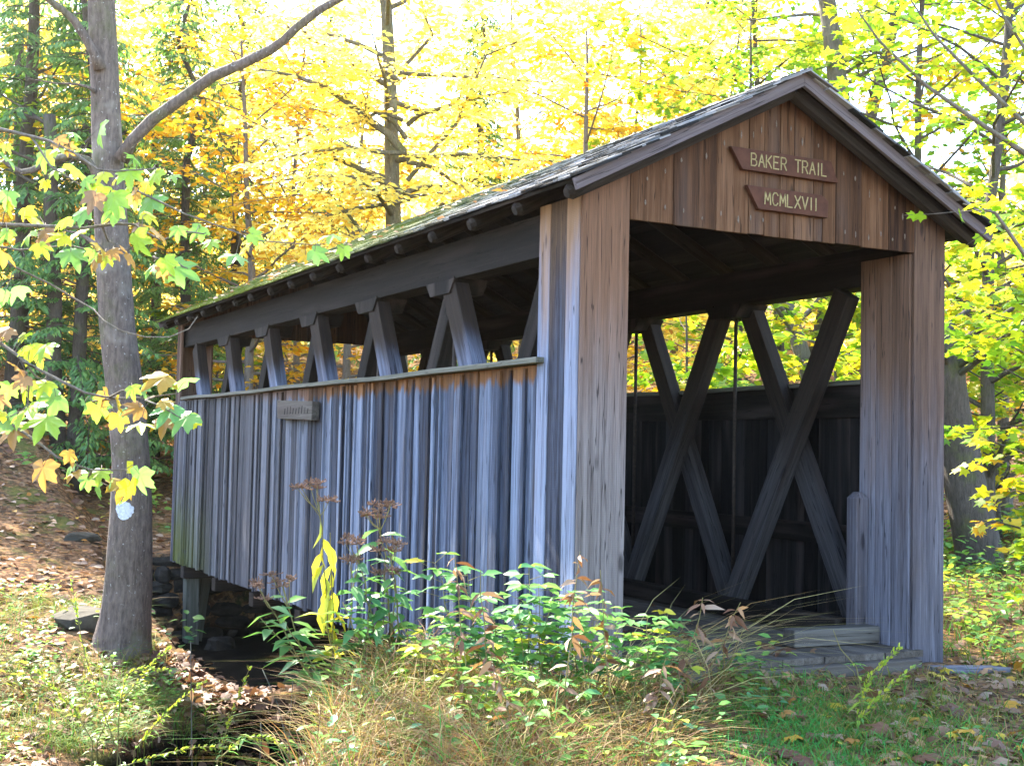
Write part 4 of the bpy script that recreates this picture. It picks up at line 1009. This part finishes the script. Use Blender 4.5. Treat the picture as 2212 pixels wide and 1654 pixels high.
# whippy diagonal shoots at the upper right: a leaning sapling
r = random.Random(77); bs = at(2700, 1500, 9.5); bs = np.array((bs[0], bs[1], gz(bs[0], bs[1])))
wh = thing('leaning_sapling', bs, 'thin leaning sapling whose bare diagonal shoots cross the upper right corner', 'tree')
mb = MB(); P = []; D = []
for pts in ([(2700, 1500), (2560, 900), (2350, 480), (2212, 330), (2100, 255), (2000, 185), (1900, 90), (1850, 20)], [(2700, 1500), (2580, 850), (2400, 470), (2212, 265), (2110, 170), (2020, 80), (1960, -10)],
            [(2700, 1500), (2640, 800), (2420, 420), (2250, 160), (2170, 40), (2140, -20)], [(2580, 850), (2400, 600), (2230, 575), (2150, 460), (2080, 440)]):
    P3 = [bs if i == 0 and p[1] == 1500 else at(p[0], p[1], 9.5 - .05 * i) for i, p in enumerate(pts)]; n = len(P3)
    mb.tube(P3, [.03 * (1 - .88 * i / (n - 1)) + .002 for i in range(n)], 5, cap=False)
    for i in range(2, n - 1):
        for u in (.3, .8):
            o = P3[i] * (1 - u) + P3[i + 1] * u; q = curve(o, (r.gauss(0, 1), r.gauss(0, 1), r.uniform(-.2, .6)), r.uniform(.3, .7), 3, 0, .2, r); mb.tube(q, [.005, .004, .003, .002], 4, cap=False)
            for k in range(4): P.append(along(q, r.random() * .99)[0]); D.append((r.gauss(0, 1), r.gauss(0, 1), -.3))
mb.build('stem', B_TWIG, wh, smooth=True); lb = LB(); add_leaves(lb, P, D, MAPLE, .10, lambda p, k: rng.beta(2, 2, k) * .8); lb.build('foliage', L_LIME, wh)
# low understory shrub behind the portal at the right

# ---------------------------------------------------------------- ground cover: litter, grass, weeds (nobody could count them)
def fan(n, d0, d1, half=33, pw=1.0):
    """random ground points in a wide sector in front of the photographer's spot"""
    a = np.radians(27.3 + rng.uniform(-half, half, n)); d = d0 + (d1 - d0) * rng.uniform(0, 1, n) ** pw
    return CAM[0] + d * np.sin(a), CAM[1] + d * np.cos(a)
def inside_bridge(x, y): return (x > -0.05) & (x < W + .05) & (y > -0.25) & (y < L + .1)
def slope_n(x, y):
    e = .06; gx_ = (G(x + e, y) - G(x - e, y)) / (2 * e); gy_ = (G(x, y + e) - G(x, y - e)) / (2 * e)
    n = np.stack([-gx_, -gy_, np.ones_like(gx_)], 1); return n / np.linalg.norm(n, axis=1, keepdims=True)
lb = LB()
def litter(n, d0, d1, tpl, s0, s1, keep, half=33, pw=1.0, bright=0.0):
    x, y = fan(n, d0, d1, half, pw); s = creek_dist(x, y)
    k = (~inside_bridge(x, y)) & (np.abs(s) > .7) & (rng.uniform(0, 1, n) < keep(x, y, s)); x, y = x[k], y[k]; m = len(x)
    nn = slope_n(x, y) + rng.normal(0, .35, (m, 3)); z = G(x, y) + rng.uniform(0.005, .045, m); a = rng.uniform(0, 6.28, m)
    lb.add(tpl, np.stack([x, y, z], 1), nn, np.stack([np.cos(a), np.sin(a), rng.uniform(-.2, .3, m)], 1), rng.uniform(s0, s1, m), np.clip(rng.beta(1.6, 1.7, m) + bright + np.where((x > .8) & (y < 1), .17, 0), 0, 1))
patch = lambda x, y: sstep(-.5, .7, wob(x, y, 1.1, .4))
litter(9000, 6.5, 15, CURLED, .06, .13, lambda x, y, s: np.where(s > 0, .35 + .5 * (s < 2.4), np.where(x > .9, .75, .3)))
litter(16000, 13, 34, OVATE, .09, .17, lambda x, y, s: np.where(x < 1.5, 1.0, .35), pw=.8)
litter(9000, 30, 70, OVATE, .16, .30, lambda x, y, s: .9 + 0 * x)
k = 900; x = rng.normal(-.95, .30, k); y = rng.normal(5.9, .45, k)
lb.add(CURLED, np.stack([x, y, G(x, y) + rng.uniform(.01, .10, k)], 1), rng.normal(0, .5, (k, 3)) + (0, 0, 1), rng.normal(0, 1, (k, 3)) * (1, 1, .3), rng.uniform(.08, .15, k), rng.beta(1.4, 2.4, k))
# leaves lying on the roof and the deck
k = 110; y = L * rng.uniform(0, 1, k) ** .6; u = rng.beta(.9, 1.6, k) * (W / 2); x = -EV + .05 + u
lb.add(OVATE, np.stack([x, y, ZE + SL * (x + EV) + .03], 1), np.tile((-sa, 0, ca), (k, 1)) + rng.normal(0, .2, (k, 3)), rng.normal(0, 1, (k, 3)) * (1, 1, 0), rng.uniform(.06, .12, k), rng.uniform(.45, 1, k))
k = 30; x = rng.uniform(.5, 2.9, k); y = rng.uniform(0, 3.5, k)
lb.add(CURLED, np.stack([x, y, np.full(k, ZD + .012)], 1), rng.normal(0, .3, (k, 3)) + (0, 0, 1), rng.normal(0, 1, (k, 3)) * (1, 1, 0), rng.uniform(.05, .10, k), rng.uniform(0, .7, k))
lit = lb.build('leaf_litter', L_DEAD); tag(lit, 'fallen brown and tan leaves strewn over the forest floor and roof', 'leaf litter', None, 'stuff')

def blades(lb, x, y, h, lean, w, tone, hd=None):
    n = len(x); z = G(x, y); a = rng.uniform(0, 6.28, n) if hd is None else hd + rng.normal(0, .5, n)
    d = np.stack([np.cos(a), np.sin(a), np.zeros(n)], 1); p = []
    for t in (0, .35, .7, 1.0):
        p.append(np.stack([x, y, z - .01], 1) + d * (h * lean * t * t)[:, None] + np.array((0, 0, 1.)) * (h * (t - .45 * np.minimum(lean, 1.3) * t * t))[:, None])
    lb.strip(np.stack(p, 1), w, np.tile((0, 0, 1.), (n, 1)) + rng.normal(0, .3, (n, 3)), tone)
lb = LB()
def sward(n, d0, d1, keep, h0, h1, l0, l1, w0, w1, tone, half=33, pw=1.0):
    x, y = fan(n, d0, d1, half, pw); s = creek_dist(x, y); k = (~inside_bridge(x, y)) & (rng.uniform(0, 1, n) < keep(x, y, s)); x, y = x[k], y[k]; m = len(x)
    blades(lb, x, y, rng.uniform(h0, h1, m), rng.uniform(l0, l1, m), rng.uniform(w0, w1, m), np.clip(tone(x, y, m), 0, 1))
# dry tangle on the near bank
sward(42000, 6.2, 10.2, lambda x, y, s: ((s < -1.75) & (x < -.3 + 1.0 * (y + 1.7))) * (.35 + .65 * sstep(-1.0, .6, wob(x, y, 2.4, .3))), .14, .60, .4, 1.8, .004, .009, lambda x, y, m: np.where(rng.uniform(0, 1, m) < .22, rng.uniform(.15, .6, m), rng.uniform(.66, 1, m)))
# short green turf and thin grass before the portal
sward(34000, 6.0, 10.5, lambda x, y, s: (s < -.6) * np.exp(-((x - .75) ** 2 + (y + 1.55) ** 2) / .75), .05, .14, .3, 1.2, .004, .008, lambda x, y, m: rng.beta(1.1, 3.2, m))
sward(34000, 6.5, 12, lambda x, y, s: ((s < -.6) & (x > .9)) * (.35 + .6 * patch(x, y)), .06, .20, .5, 1.4, .004, .009, lambda x, y, m: rng.beta(2.2, 1.8, m))
k = 6000; x = rng.normal(.95, .62, k); y = rng.normal(-1.3, .50, k); m_ = creek_dist(x, y) < -.8; x, y = x[m_], y[m_]; k = len(x)
blades(lb, x, y, rng.uniform(.04, .13, k), rng.uniform(.3, 1.3, k), rng.uniform(.004, .008, k), np.clip(rng.beta(1.0, 3.2, k) + .15 * patch(x * 2, y * 2), 0, 1))
# sunny bank at the left
sward(52000, 7.5, 17, lambda x, y, s: ((s > 1.05) & (x < -1.25)) * sstep(-1.3, .2, wob(x, y, 1.3, 1.2)), .10, .44, .5, 1.7, .005, .010, lambda x, y, m: rng.beta(2.8, 2.8, m))
# meadow edge right of the portal
sward(22000, 10, 26, lambda x, y, s: (x > 3.5) * .9, .12, .34, .3, 1.2, .008, .016, lambda x, y, m: rng.beta(2.2, 2.8, m))
gr = lb.build('grass', L_GRASS); tag(gr, 'green and straw coloured grass on both creek banks and before the portal', 'grass', None, 'stuff')

lb = LB()
def weeds(n, d0, d1, keep, h0, h1, s0, s1, tone, half=33, pw=1.0):
    x, y = fan(n, d0, d1, half, pw); s = creek_dist(x, y); k = (~inside_bridge(x, y)) & (rng.uniform(0, 1, n) < keep(x, y, s)); x, y = x[k], y[k]; z = G(x, y)
    for i in range(len(x)):
        h = rng.uniform(h0, h1); m = int(rng.integers(6, 15)); a = rng.uniform(0, 6.28) + np.arange(m) * 2.4; u = np.linspace(.25, 1, m)
        pos = np.stack([x[i] + .03 * np.cos(a) + rng.normal(0, .05, m), y[i] + .03 * np.sin(a) + rng.normal(0, .05, m), z[i] + h * u], 1)
        dv = np.stack([np.cos(a), np.sin(a), rng.uniform(-.3, .5, m)], 1); nn = np.stack([rng.normal(0, .35, m), rng.normal(0, .35, m), np.ones(m)], 1)
        lb.add(OVATE, pos, nn, dv, rng.uniform(s0, s1, m), np.clip(tone(m), 0, 1))
weeds(3000, 8, 18, lambda x, y, s: ((s > 1.1) & (x < -1.3)) * (.2 + .7 * patch(x, y + 2)) * (s < 5.5), .04, .28, .04, .10, lambda m: rng.normal(rng.uniform(.25, .7), .12, m))
weeds(520, 9, 15, lambda x, y, s: ((s > 1.1) & (x < -1.6)) * patch(x + 1, y), .18, .5, .04, .09, lambda m: rng.normal(rng.uniform(.45, .75), .08, m))
weeds(1500, 9.5, 24, lambda x, y, s: (x > 3.6) * 1.0, .08, .5, .06, .13, lambda m: rng.normal(rng.uniform(.35, .75), .12, m))
weeds(420, 6.5, 10, lambda x, y, s: ((s < -1.75) & (x < .1 + 1.0 * (y + 1.7))) * 1.0, .05, .40, .05, .10, lambda m: rng.normal(rng.uniform(.1, .6), .12, m))
weeds(70, 7, 11, lambda x, y, s: ((s < -.6) & (x > 1.3) & (x < 4.5)) * 1.0, .02, .10, .04, .07, lambda m: rng.normal(.3, .15, m))
weeds(1200, 18, 34, lambda x, y, s: np.where(x < 2, .12, .85), .1, .6, .10, .2, lambda m: rng.normal(rng.uniform(.2, .7), .12, m))
gc_ = lb.build('ground_cover', L_WEED); tag(gc_, 'low leafy weeds covering the banks and the wood edge', 'ground cover', None, 'stuff')

# far wood beyond the single trees: reads as one mass
lb = LB(); n = 26000; a = np.radians(27.3 + rng.uniform(-36, 36, n)); d = rng.uniform(44, 66, n); x = CAM[0] + d * np.sin(a); y = CAM[1] + d * np.cos(a)
cl = rng.uniform(0, 1, n); hmax = 6 + 3 * wob(x, y, .16, .7); z = G(x, y) + .4 + hmax * cl ** .8
keep = (wob(x * 1.0, z * 1.6, .8, 1.0) + wob(y, z, 1.1, 2.0) > -.9); x, y, z = x[keep], y[keep], z[keep]; n = len(x)
lb.add(OVATE, np.stack([x, y, z], 1), rng.normal(0, .6, (n, 3)) + (0, 0, 1), rng.normal(0, 1, (n, 3)), rng.uniform(.35, .65, n), np.clip(rng.beta(1.5, 2, n), 0, 1))
fw = lb.build('far_woods', L_GOLD); tag(fw, 'distant golden wood on the hillside behind the bridge', 'woods', None, 'stuff')

# ---------------------------------------------------------------- single plants
def stem_curve(b, top, sag=0.0, n=6):
    b, top = np.asarray(b, float), np.asarray(top, float); pts = []
    for i in range(n + 1):
        t = i / n; p = b * (1 - t) + top * t; pts.append(p + np.array((0, 0, sag * math.sin(math.pi * t))) + np.array((r.gauss(0, .008), r.gauss(0, .008), 0)))
    return pts
r = random.Random(101)
def ironweed(base_px, tops, label, seed, yellow=0.0, leaf=.19):
    global r
    r = random.Random(seed); dep = base_px[2]; b = at(base_px[0], base_px[1], dep); b = np.array((b[0], b[1], gz(b[0], b[1]))); dep = (b - CAM) @ FW
    o = thing('ironweed_plant', b, label, 'plant', 'tall weeds with dried flower heads by the creek'); mb = MB(); lb = LB(); sd = MB(); dd = LB()
    for (tx, ty, heads, ylw) in tops:
        t = at(tx, ty, dep + r.uniform(-.15, .15)); pts = stem_curve(b + np.array((r.gauss(0, .05), r.gauss(0, .05), -.03)), t, 0.0, 8)
        mb.tube(pts, [.009 - .0007 * i for i in range(9)], 6)
        nl = int(np.linalg.norm(t - b) / .055)
        for k in range(nl):
            u = .12 + .85 * k / nl; q, _ = along(pts, u); a = k * 2.4 + r.gauss(0, .3); low = u < .42
            dirv = np.array((math.cos(a), math.sin(a), r.uniform(-.35, .45)))
            if ylw and u > .55:
                if r.random() < .45: continue
                dirv[2] = r.uniform(-2.4, -1.0)
            if low and r.random() < .55:
                dd.add(LANCE, q, (dirv[1], -dirv[0], .2), (dirv[0] * .25, dirv[1] * .25, -1), leaf * r.uniform(.5, .9), r.uniform(0, .25)); continue
            tone = (r.uniform(.72, .92) if u > .5 else r.uniform(.3, .8)) if ylw else r.uniform(.02, .5)
            lb.add(BROADL, q, (r.gauss(0, .3), r.gauss(0, .3), 1), dirv, leaf * r.uniform(.75, 1.2) * 1.15, tone)
        if heads:
            for k in range(heads):
                a = 6.28 * k / heads + r.uniform(-.4, .4); rad = .12 * (0 if k == 0 else 1) * r.uniform(.6, 1.3); e = t + np.array((math.cos(a) * rad, math.sin(a) * rad, r.uniform(-.02, .11)))
                q = along(pts, r.uniform(.84, .95))[0]; mb.tube([q, (q + e) / 2 + np.array((0, 0, -.015)), e], [.0035, .003, .0025], 4, cap=False)
                sd = MB()
                for j in range(30):
                    c0 = e + np.array((r.gauss(0, .032), r.gauss(0, .032), r.gauss(.012, .013)))
                    sd.tube([e + (c0 - e) * .3, c0, c0 + np.array((0, 0, .008))], [.0015, .0045, .0065], 4)
                sd.build('flower_head', L_SEED, o)
    mb.build('stem', B_STEM, o, smooth=True); lb.build('foliage', L_WEED, o)
    if dd.V: dd.build('withered_leaves', L_DEAD, o)
    return o
ironweed((722, 1500, 9.75), [(684, 1075, 7, True), (715, 1150, 0, True), (690, 1230, 0, True), (770, 1225, 3, False), (610, 1265, 4, False)], 'tall ironweed with drooping yellow leaves and brown seed heads by the creek', 1, 1)
ironweed((850, 1500, 9.6), [(820, 1118, 7, False), (845, 1195, 5, False), (770, 1195, 4, False), (855, 1260, 3, False)], 'ironweed with several brown seed heads standing against the side wall', 2)
ironweed((745, 1530, 9.6), [(570, 1290, 3, False), (560, 1330, 0, False), (610, 1340, 0, False)], 'ironweed stalk leaning left over the dark creek bed', 3, 0, .20)
ironweed((790, 1515, 9.5), [(740, 1300, 0, False), (800, 1290, 0, False), (830, 1330, 0, False), (770, 1350, 0, False)], 'low green ironweed between the two tall ones', 4, 0, .19)

def leafy_bush(base_px, tops, label, seed, leaf, dep, t0=.05, t1=.55):
    global r
    r = random.Random(seed); b = at(*base_px, dep); b = np.array((b[0], b[1], gz(b[0], b[1]))); dep = (b - CAM) @ FW
    o = thing('leafy_shrub', b, label, 'shrub', 'leafy shrubs at the left portal post'); mb = MB(); lb = LB()
    for (tx, ty) in tops:
        t = at(tx, ty, dep + r.uniform(-.3, .3)); pts = stem_curve(b + np.array((r.gauss(0, .10), r.gauss(0, .10), -.03)), t, r.uniform(0, .08), 7); mb.tube(pts, [.006 - .0006 * i for i in range(8)], 5, cap=False)
        nl = int(np.linalg.norm(t - b) / .055)
        for k in range(nl):
            u = .42 + .65 * k / nl; q, e = along(pts, min(.999, u)); a = k * 2.4 + r.gauss(0, .3); v = unit((math.cos(a), math.sin(a), r.uniform(-.1, .5))); ln = r.uniform(.05, .15); c0 = q + v * ln
            mb.tube([q, c0], [.0022, .0016], 3, cap=False); tone = r.uniform(t0, t1) if r.random() < .9 else r.uniform(.7, .92)
            for da in (-1.1, 0, 1.1):
                lb.add(OVATE, c0, (r.gauss(0, .28), r.gauss(0, .28), 1), rot_z(v, da) * (1, 1, .3) + np.array((0, 0, r.uniform(-.3, .05))), leaf * r.uniform(.7, 1.15), min(1, max(0, tone + r.gauss(0, .05))))
    mb.build('stems', B_STEM, o, smooth=True); lb.build('foliage', L_WEED, o); return o
leafy_bush((1060, 1560), [(940, 1215), (1010, 1240), (1060, 1290), (975, 1330), (1110, 1330), (1010, 1380)], 'tallest shrub with one pale leaf spray reaching left over the side wall', 11, .125, 8.5)
leafy_bush((1150, 1570), [(1140, 1225), (1165, 1260), (1200, 1290), (1120, 1300), (1230, 1330), (1160, 1350), (1090, 1400)], 'shrub with upright green shoot before the corner of the bridge', 12, .115, 8.2)
leafy_bush((1270, 1580), [(1240, 1290), (1310, 1310), (1280, 1340), (1340, 1340), (1230, 1380), (1330, 1400)], 'dense bright shrub before the left portal post', 13, .11, 8.0)
leafy_bush((1380, 1570), [(1400, 1330), (1440, 1335), (1480, 1345), (1420, 1380), (1460, 1400), (1370, 1410)], 'low shrub under the arching dry grass at the portal', 14, .10, 7.9)
leafy_bush((960, 1560), [(880, 1390), (930, 1380), (990, 1400), (910, 1440), (960, 1450)], 'low shrub with yellow green leaves left of the tallest shrub', 15, .10, 8.6, .3, .7)
leafy_bush((1110, 1620), [(1000, 1460), (1060, 1450), (1120, 1440), (1180, 1470), (1240, 1480)], 'knee high shrub in the brown grass before the other shrubs', 16, .10, 7.6, .2, .7)

def arch_clump(base, n, h, label, seed, tones, hd, spread=.25, wd=(.004, .007), name='grass_clump', grp=None, lean=(.7, 1.6), mat=None):
    b = np.asarray(base, float); o = thing(name, b, label, 'grass clump', grp); lb = LB(); rs = np.random.default_rng(seed)
    x = b[0] + rs.normal(0, spread, n); y = b[1] + rs.normal(0, spread, n); global rng
    keep = rng; rng = rs; blades(lb, x, y, rs.uniform(.55, 1.1, n) * h, rs.uniform(*lean, n), rs.uniform(*wd, n), rs.uniform(*tones, n), hd); rng = keep
    lb.build('blades', mat or L_GRASS, o); return o
for px, py, h, n, hd, lab in ((1420, 1480, 1.05, 90, -.25, 'tall straw coloured grass arching right across the portal floor'), (1340, 1540, .85, 90, -.1, 'straw coloured grass leaning right before the left portal post'), (1240, 1600, .55, 120, None, 'tangled brown grass at the foot of the shrubs'), (860, 1560, .45, 80, None, 'brown grass at the bank edge below the ironweeds'), (790, 1620, .42, 70, None, 'dry grass overhanging the creek at the bottom edge')):
    arch_clump(at_ground(px, py), n, h, lab, int(px), (0, 1.0), hd, .2, (.005, .009), grp='dry grass clumps on the near bank', mat=L_STRAW)
for k, (px, py, tx, ty, lab) in enumerate([(1010, 1600, 985, 1195, 'thin reddish stalk standing highest left of the shrubs'), (1060, 1610, 1035, 1230, 'dry stalk among the tallest shrub leaves'), (1210, 1610, 1250, 1190, 'slanting dry stalk before the corner board'), (1320, 1600, 1295, 1230, 'dry upright stalk before the left portal post'), (1430, 1580, 1520, 1290, 'dry leafy stalk at the left of the portal floor'), (1480, 1560, 1600, 1300, 'dry stalk leaning into the portal'), (1120, 1640, 1060, 1400, 'brown leafy stalk in front of the shrubs'), (1390, 1620, 1440, 1420, 'brown leafy stalk at the right end of the shrubs')]):
    b_ = at_ground(px, py); dep_ = (b_ - CAM) @ FW; t_ = at(tx, ty, dep_); rr_ = random.Random(900 + k); o = thing('dry_stalk', b_, lab, 'plant', 'dry stalks among the shrubs')
    P3 = stem_curve(b_ - (0, 0, .02), t_, .0, 7); mb = MB(); mb.tube(P3, [.0055 - .0005 * i for i in range(8)], 5, cap=False); mb.build('stem', B_STEM, o, smooth=True); lb = LB()
    for i in range(34):
        u = rr_.uniform(.12, .98); q, e = along(P3, u); lb.add(LANCE, q, (rr_.gauss(0, .6), rr_.gauss(0, .6), .6), (rr_.gauss(0, 1), rr_.gauss(0, 1), rr_.uniform(-1.1, .3)), rr_.uniform(.06, .15), rr_.uniform(.2, .9))
    lb.build('withered_leaves', L_DEAD, o)
for px, py, h, lab in ((330, 1530, .40, 'green grass tuft drooping over the bank edge left of the leaf pile'), (400, 1600, .42, 'green grass tuft beside the dark creek pool'), (280, 1590, .38, 'green grass tuft behind the arching seed stalks'), (250, 1500, .34, 'yellow green grass tuft below the big trunk'), (470, 1620, .36, 'rightmost green grass tuft above the pool'), (160, 1620, .36, 'green grass tuft at the bottom left')):
    arch_clump(at_ground(px, py), 170, h, lab, int(px) + 3, (.15, .6), None, .10, (.004, .007), 'grass_tuft', 'green grass tufts on the left bank', (.9, 1.9))

def seed_stalk(pts_px, dep, label, seed, beads=True, rad=.006, leafy=True):
    global r
    r = random.Random(seed); P3 = [at(x, y, dep) for x, y in pts_px]; g = P3[0]; b = np.array((g[0], g[1], gz(g[0], g[1]) - .03)); P3 = [b] + P3
    o = thing('seed_stalk', b, label, 'plant', 'arching seed stalks on the left bank'); pp = []
    for i in range(len(P3) - 1):
        for u in np.linspace(0, 1, 5)[:-1]: pp.append(P3[i] * (1 - u) + P3[i + 1] * u)
    pp.append(P3[-1]); mb = MB(); n = len(pp); mb.tube(pp, [rad * (1 - .6 * i / (n - 1)) for i in range(n)], 5, cap=False); mb.build('stem', B_STEM, o, smooth=True)
    lb = LB()
    for i in range(70):
        u = r.uniform(.35, 1); q, e = along(pp, min(u, .999)); v = unit((r.gauss(0, 1), r.gauss(0, 1), r.gauss(0, 1)))
        if beads: lb.add(OVATE, q + v * .006, v, e + v * .8, r.uniform(.025, .042), r.uniform(.5, .82))
    if leafy:
        for i in range(16):
            u = r.uniform(.1, .6); q, e = along(pp, u); v = unit((r.gauss(0, 1), r.gauss(0, 1), r.uniform(-.3, .4))); lb.add(LANCE, q, (0, 0, 1), v, r.uniform(.05, .11), r.uniform(.3, .75))
    lb.build('seed_heads', L_WEED, o); return o
SS = [([(260, 1640), (225, 1540), (185, 1420), (165, 1320), (155, 1255)], 10.9, 'upright seed stalk reaching highest left of the big trunk'),
      ([(210, 1600), (240, 1540), (290, 1480), (340, 1420), (365, 1400)], 11.0, 'seed stalk arching right to the foot of the big trunk'),
      ([(255, 1600), (258, 1520), (275, 1455), (310, 1440), (365, 1448)], 11.0, 'hooked seed stalk before the big trunk'),
      ([(290, 1620), (330, 1570), (390, 1510), (445, 1470)], 10.9, 'seed stalk slanting right toward the leaf pile'),
      ([(200, 1600), (160, 1530), (110, 1480), (80, 1450)], 10.9, 'seed stalk arching left at the left edge'),
      ([(480, 1610), (500, 1540), (540, 1440)], 10.9, 'thin seed stalk before the brown leaf pile'),
      ([(250, 1660), (340, 1630), (430, 1612), (510, 1615)], 10.6, 'nearly flat seed stalk along the bottom left edge'),
      ([(470, 1640), (530, 1590), (590, 1595), (650, 1650)], 9.0, 'seed stalk arching over the dark pool at the bottom')]
for k, (p_, d_, lab) in enumerate(SS): seed_stalk(p_, d_, lab, 200 + k)
def dead_stalk(pts_px, dep, label, seed):
    o = seed_stalk(pts_px, dep, label, seed, False, .006, False) if False else None
    P3 = [at(x, y, dep) for x, y in pts_px]; g = P3[0]; b = np.array((g[0], g[1], gz(g[0], g[1]) - .02)); P3 = [b] + P3
    o = thing('dead_stalk', b, label, 'plant', 'pale dead stalks by the pool'); mb = MB(); n = len(P3); mb.tube(P3, [.007 * (1 - .5 * i / (n - 1)) for i in range(n)], 5); mb.build('stem', W_RAIL, o, smooth=True)
    lb = LB(); rr_ = random.Random(seed)
    for i in range(4):
        q, e = along(P3, rr_.uniform(.3, .95)); lb.add(LANCE, q, (rr_.gauss(0, 1), rr_.gauss(0, 1), .3), (rr_.gauss(0, .3), rr_.gauss(0, .3), -1), rr_.uniform(.08, .16), rr_.uniform(.3, .8))
    lb.build('withered_leaves', L_DEAD, o)
dead_stalk([(630, 1640), (600, 1520), (567, 1445)], 9.2, 'pale dead stalk leaning left over the leaf pile', 1)
dead_stalk([(622, 1640), (628, 1540), (632, 1470)], 9.2, 'pale upright dead stalk above the pool', 2)
dead_stalk([(690, 1640), (700, 1560), (705, 1500)], 9.0, 'pale dead stalk at the right side of the pool', 3)
dead_stalk([(415, 1660), (413, 1500), (412, 1385)], 10.7, 'tall thin straight stalk before the big trunk', 4)
dead_stalk([(560, 1650), (565, 1600), (563, 1560)], 9.0, 'short brown dead stalk at the bottom of the pool', 5)
# vine tip at the portal
vn = at(1880, 1500, 8.6)
seed_stalk([(1862, 1500), (1850, 1440), (1815, 1400), (1800, 1360)], 8.45, 'pale curling vine before the guard post', 301, False, .006)
seed_stalk([(1855, 1530), (1880, 1460), (1945, 1395)], 8.3, 'green seed stalk leaning right before the right portal post', 302)
seed_stalk([(1850, 1560), (1900, 1500), (1980, 1435)], 8.2, 'lower green seed stalk leaning right before the right portal post', 303)

# fallen leaves one can count, before the portal
FL = [(1570, 1505, 62, .15), (1590, 1560, 60, .05), (1625, 1560, 44, .1), (1640, 1395, 54, .25), (1700, 1410, 52, .2), (1560, 1590, 70, .05), (1680, 1640, 70, .1), (1720, 1605, 48, .95), (1770, 1600, 40, .7), (1750, 1655, 60, .1), (1790, 1460, 60, .55), (1830, 1500, 46, .2), (1755, 1490, 48, .3), (1890, 1465, 42, .12), (1950, 1480, 40, .6), (2000, 1530, 55, .1), (2050, 1555, 50, .05), (2075, 1550, 60, .2), (2040, 1500, 45, .3), (1920, 1590, 56, .35), (1965, 1600, 46, .7), (2100, 1600, 52, .95), (2160, 1620, 44, .3), (1990, 1650, 62, .3), (1870, 1560, 50, .75), (1830, 1530, 42, .85), (2180, 1545, 46, .4), (2140, 1500, 44, .55), (1480, 1580, 42, .92), (1465, 1625, 44, .92), (2090, 1500, 40, .25), (1720, 1525, 44, .45), (1650, 1480, 42, .5), (1930, 1530, 38, .8), (1180, 1420, 46, .9), (960, 1430, 52, .1), (150, 1305, 44, .15), (1700, 1560, 40, .9), (2010, 1590, 40, .15), (1900, 1625, 40, .05)]
NAMES = [(.0, .22, 'brown'), (.22, .5, 'russet'), (.5, .85, 'pale tan'), (.85, 1.01, 'yellow')]
WHERE = lambda x, y: 'on the portal floor' if y < 1420 and x > 1400 else 'among the shrubs' if x < 1300 else 'by the loose plank' if x < 1720 and y < 1560 else 'in the turf at the bottom' if x < 1800 else 'on thin grass right of the portal'
for k, (x, y, w, t) in enumerate(FL):
    p = at_ground(x, y)
    if y < 1420 and x > 1400: d = (ZD + .01 - CAM[2]) / (p - CAM)[2]; p = CAM + (p - CAM) * d; pz = ZD
    else: pz = gz(p[0], p[1])
    dep = (p - CAM) @ FW; lb = LB(); rr_ = random.Random(k * 7 + 1); a = rr_.uniform(0, 6.28); s = w * dep / FPX * 0.9
    d = unit((math.cos(a), math.sin(a), rr_.uniform(-.1, .35))); lb.add(SYCA if w > 43 else CURLED, (p[0], p[1], pz + .035 + rr_.uniform(0, .02)), (rr_.gauss(0, .35), rr_.gauss(-.25, .35), 1), d, s, t)
    cn = [n_ for a_, b_, n_ in NAMES if a_ <= t < b_][0]
    o = lb.build('fallen_leaf', L_DEAD); tag(o, f'{cn} fallen leaf lying {WHERE(x, y)}', 'fallen leaf', f'{cn} fallen leaves {WHERE(x, y)}')

# ---------------------------------------------------------------- added volume imitating lens glare
GLARE_DENS = 0.00025
if GLARE_DENS:
    lo, hi = np.array((-150., -50., -8.)), np.array((150., 160., 45.))
    hv = [(x, y, z) for z in (lo[2], hi[2]) for x, y in ((lo[0], lo[1]), (hi[0], lo[1]), (hi[0], hi[1]), (lo[0], hi[1]))]
    hme = bpy.data.meshes.new('lens_glare'); hme.from_pydata(hv, [], [(3, 2, 1, 0), (4, 5, 6, 7), (0, 1, 5, 4), (1, 2, 6, 5), (2, 3, 7, 6), (3, 0, 4, 7)])
    hm = bpy.data.materials.new('lens_glare'); hm.use_nodes = True; hm.node_tree.nodes.clear()
    ho = hm.node_tree.nodes.new('ShaderNodeOutputMaterial'); hp = hm.node_tree.nodes.new('ShaderNodeVolumePrincipled')
    hp.inputs['Color'].default_value = (1, .97, .90, 1); hp.inputs['Density'].default_value = GLARE_DENS; hp.inputs['Anisotropy'].default_value = 0.75
    hm.node_tree.links.new(hp.outputs[0], ho.inputs['Volume']); hme.materials.append(hm)
    hob = bpy.data.objects.new('lens_glare', hme); COL.objects.link(hob); hob['kind'] = 'stuff'; hob['label'] = 'thin added volume imitating lens glare over the sunlit trees'; hob['category'] = 'lens_glare'
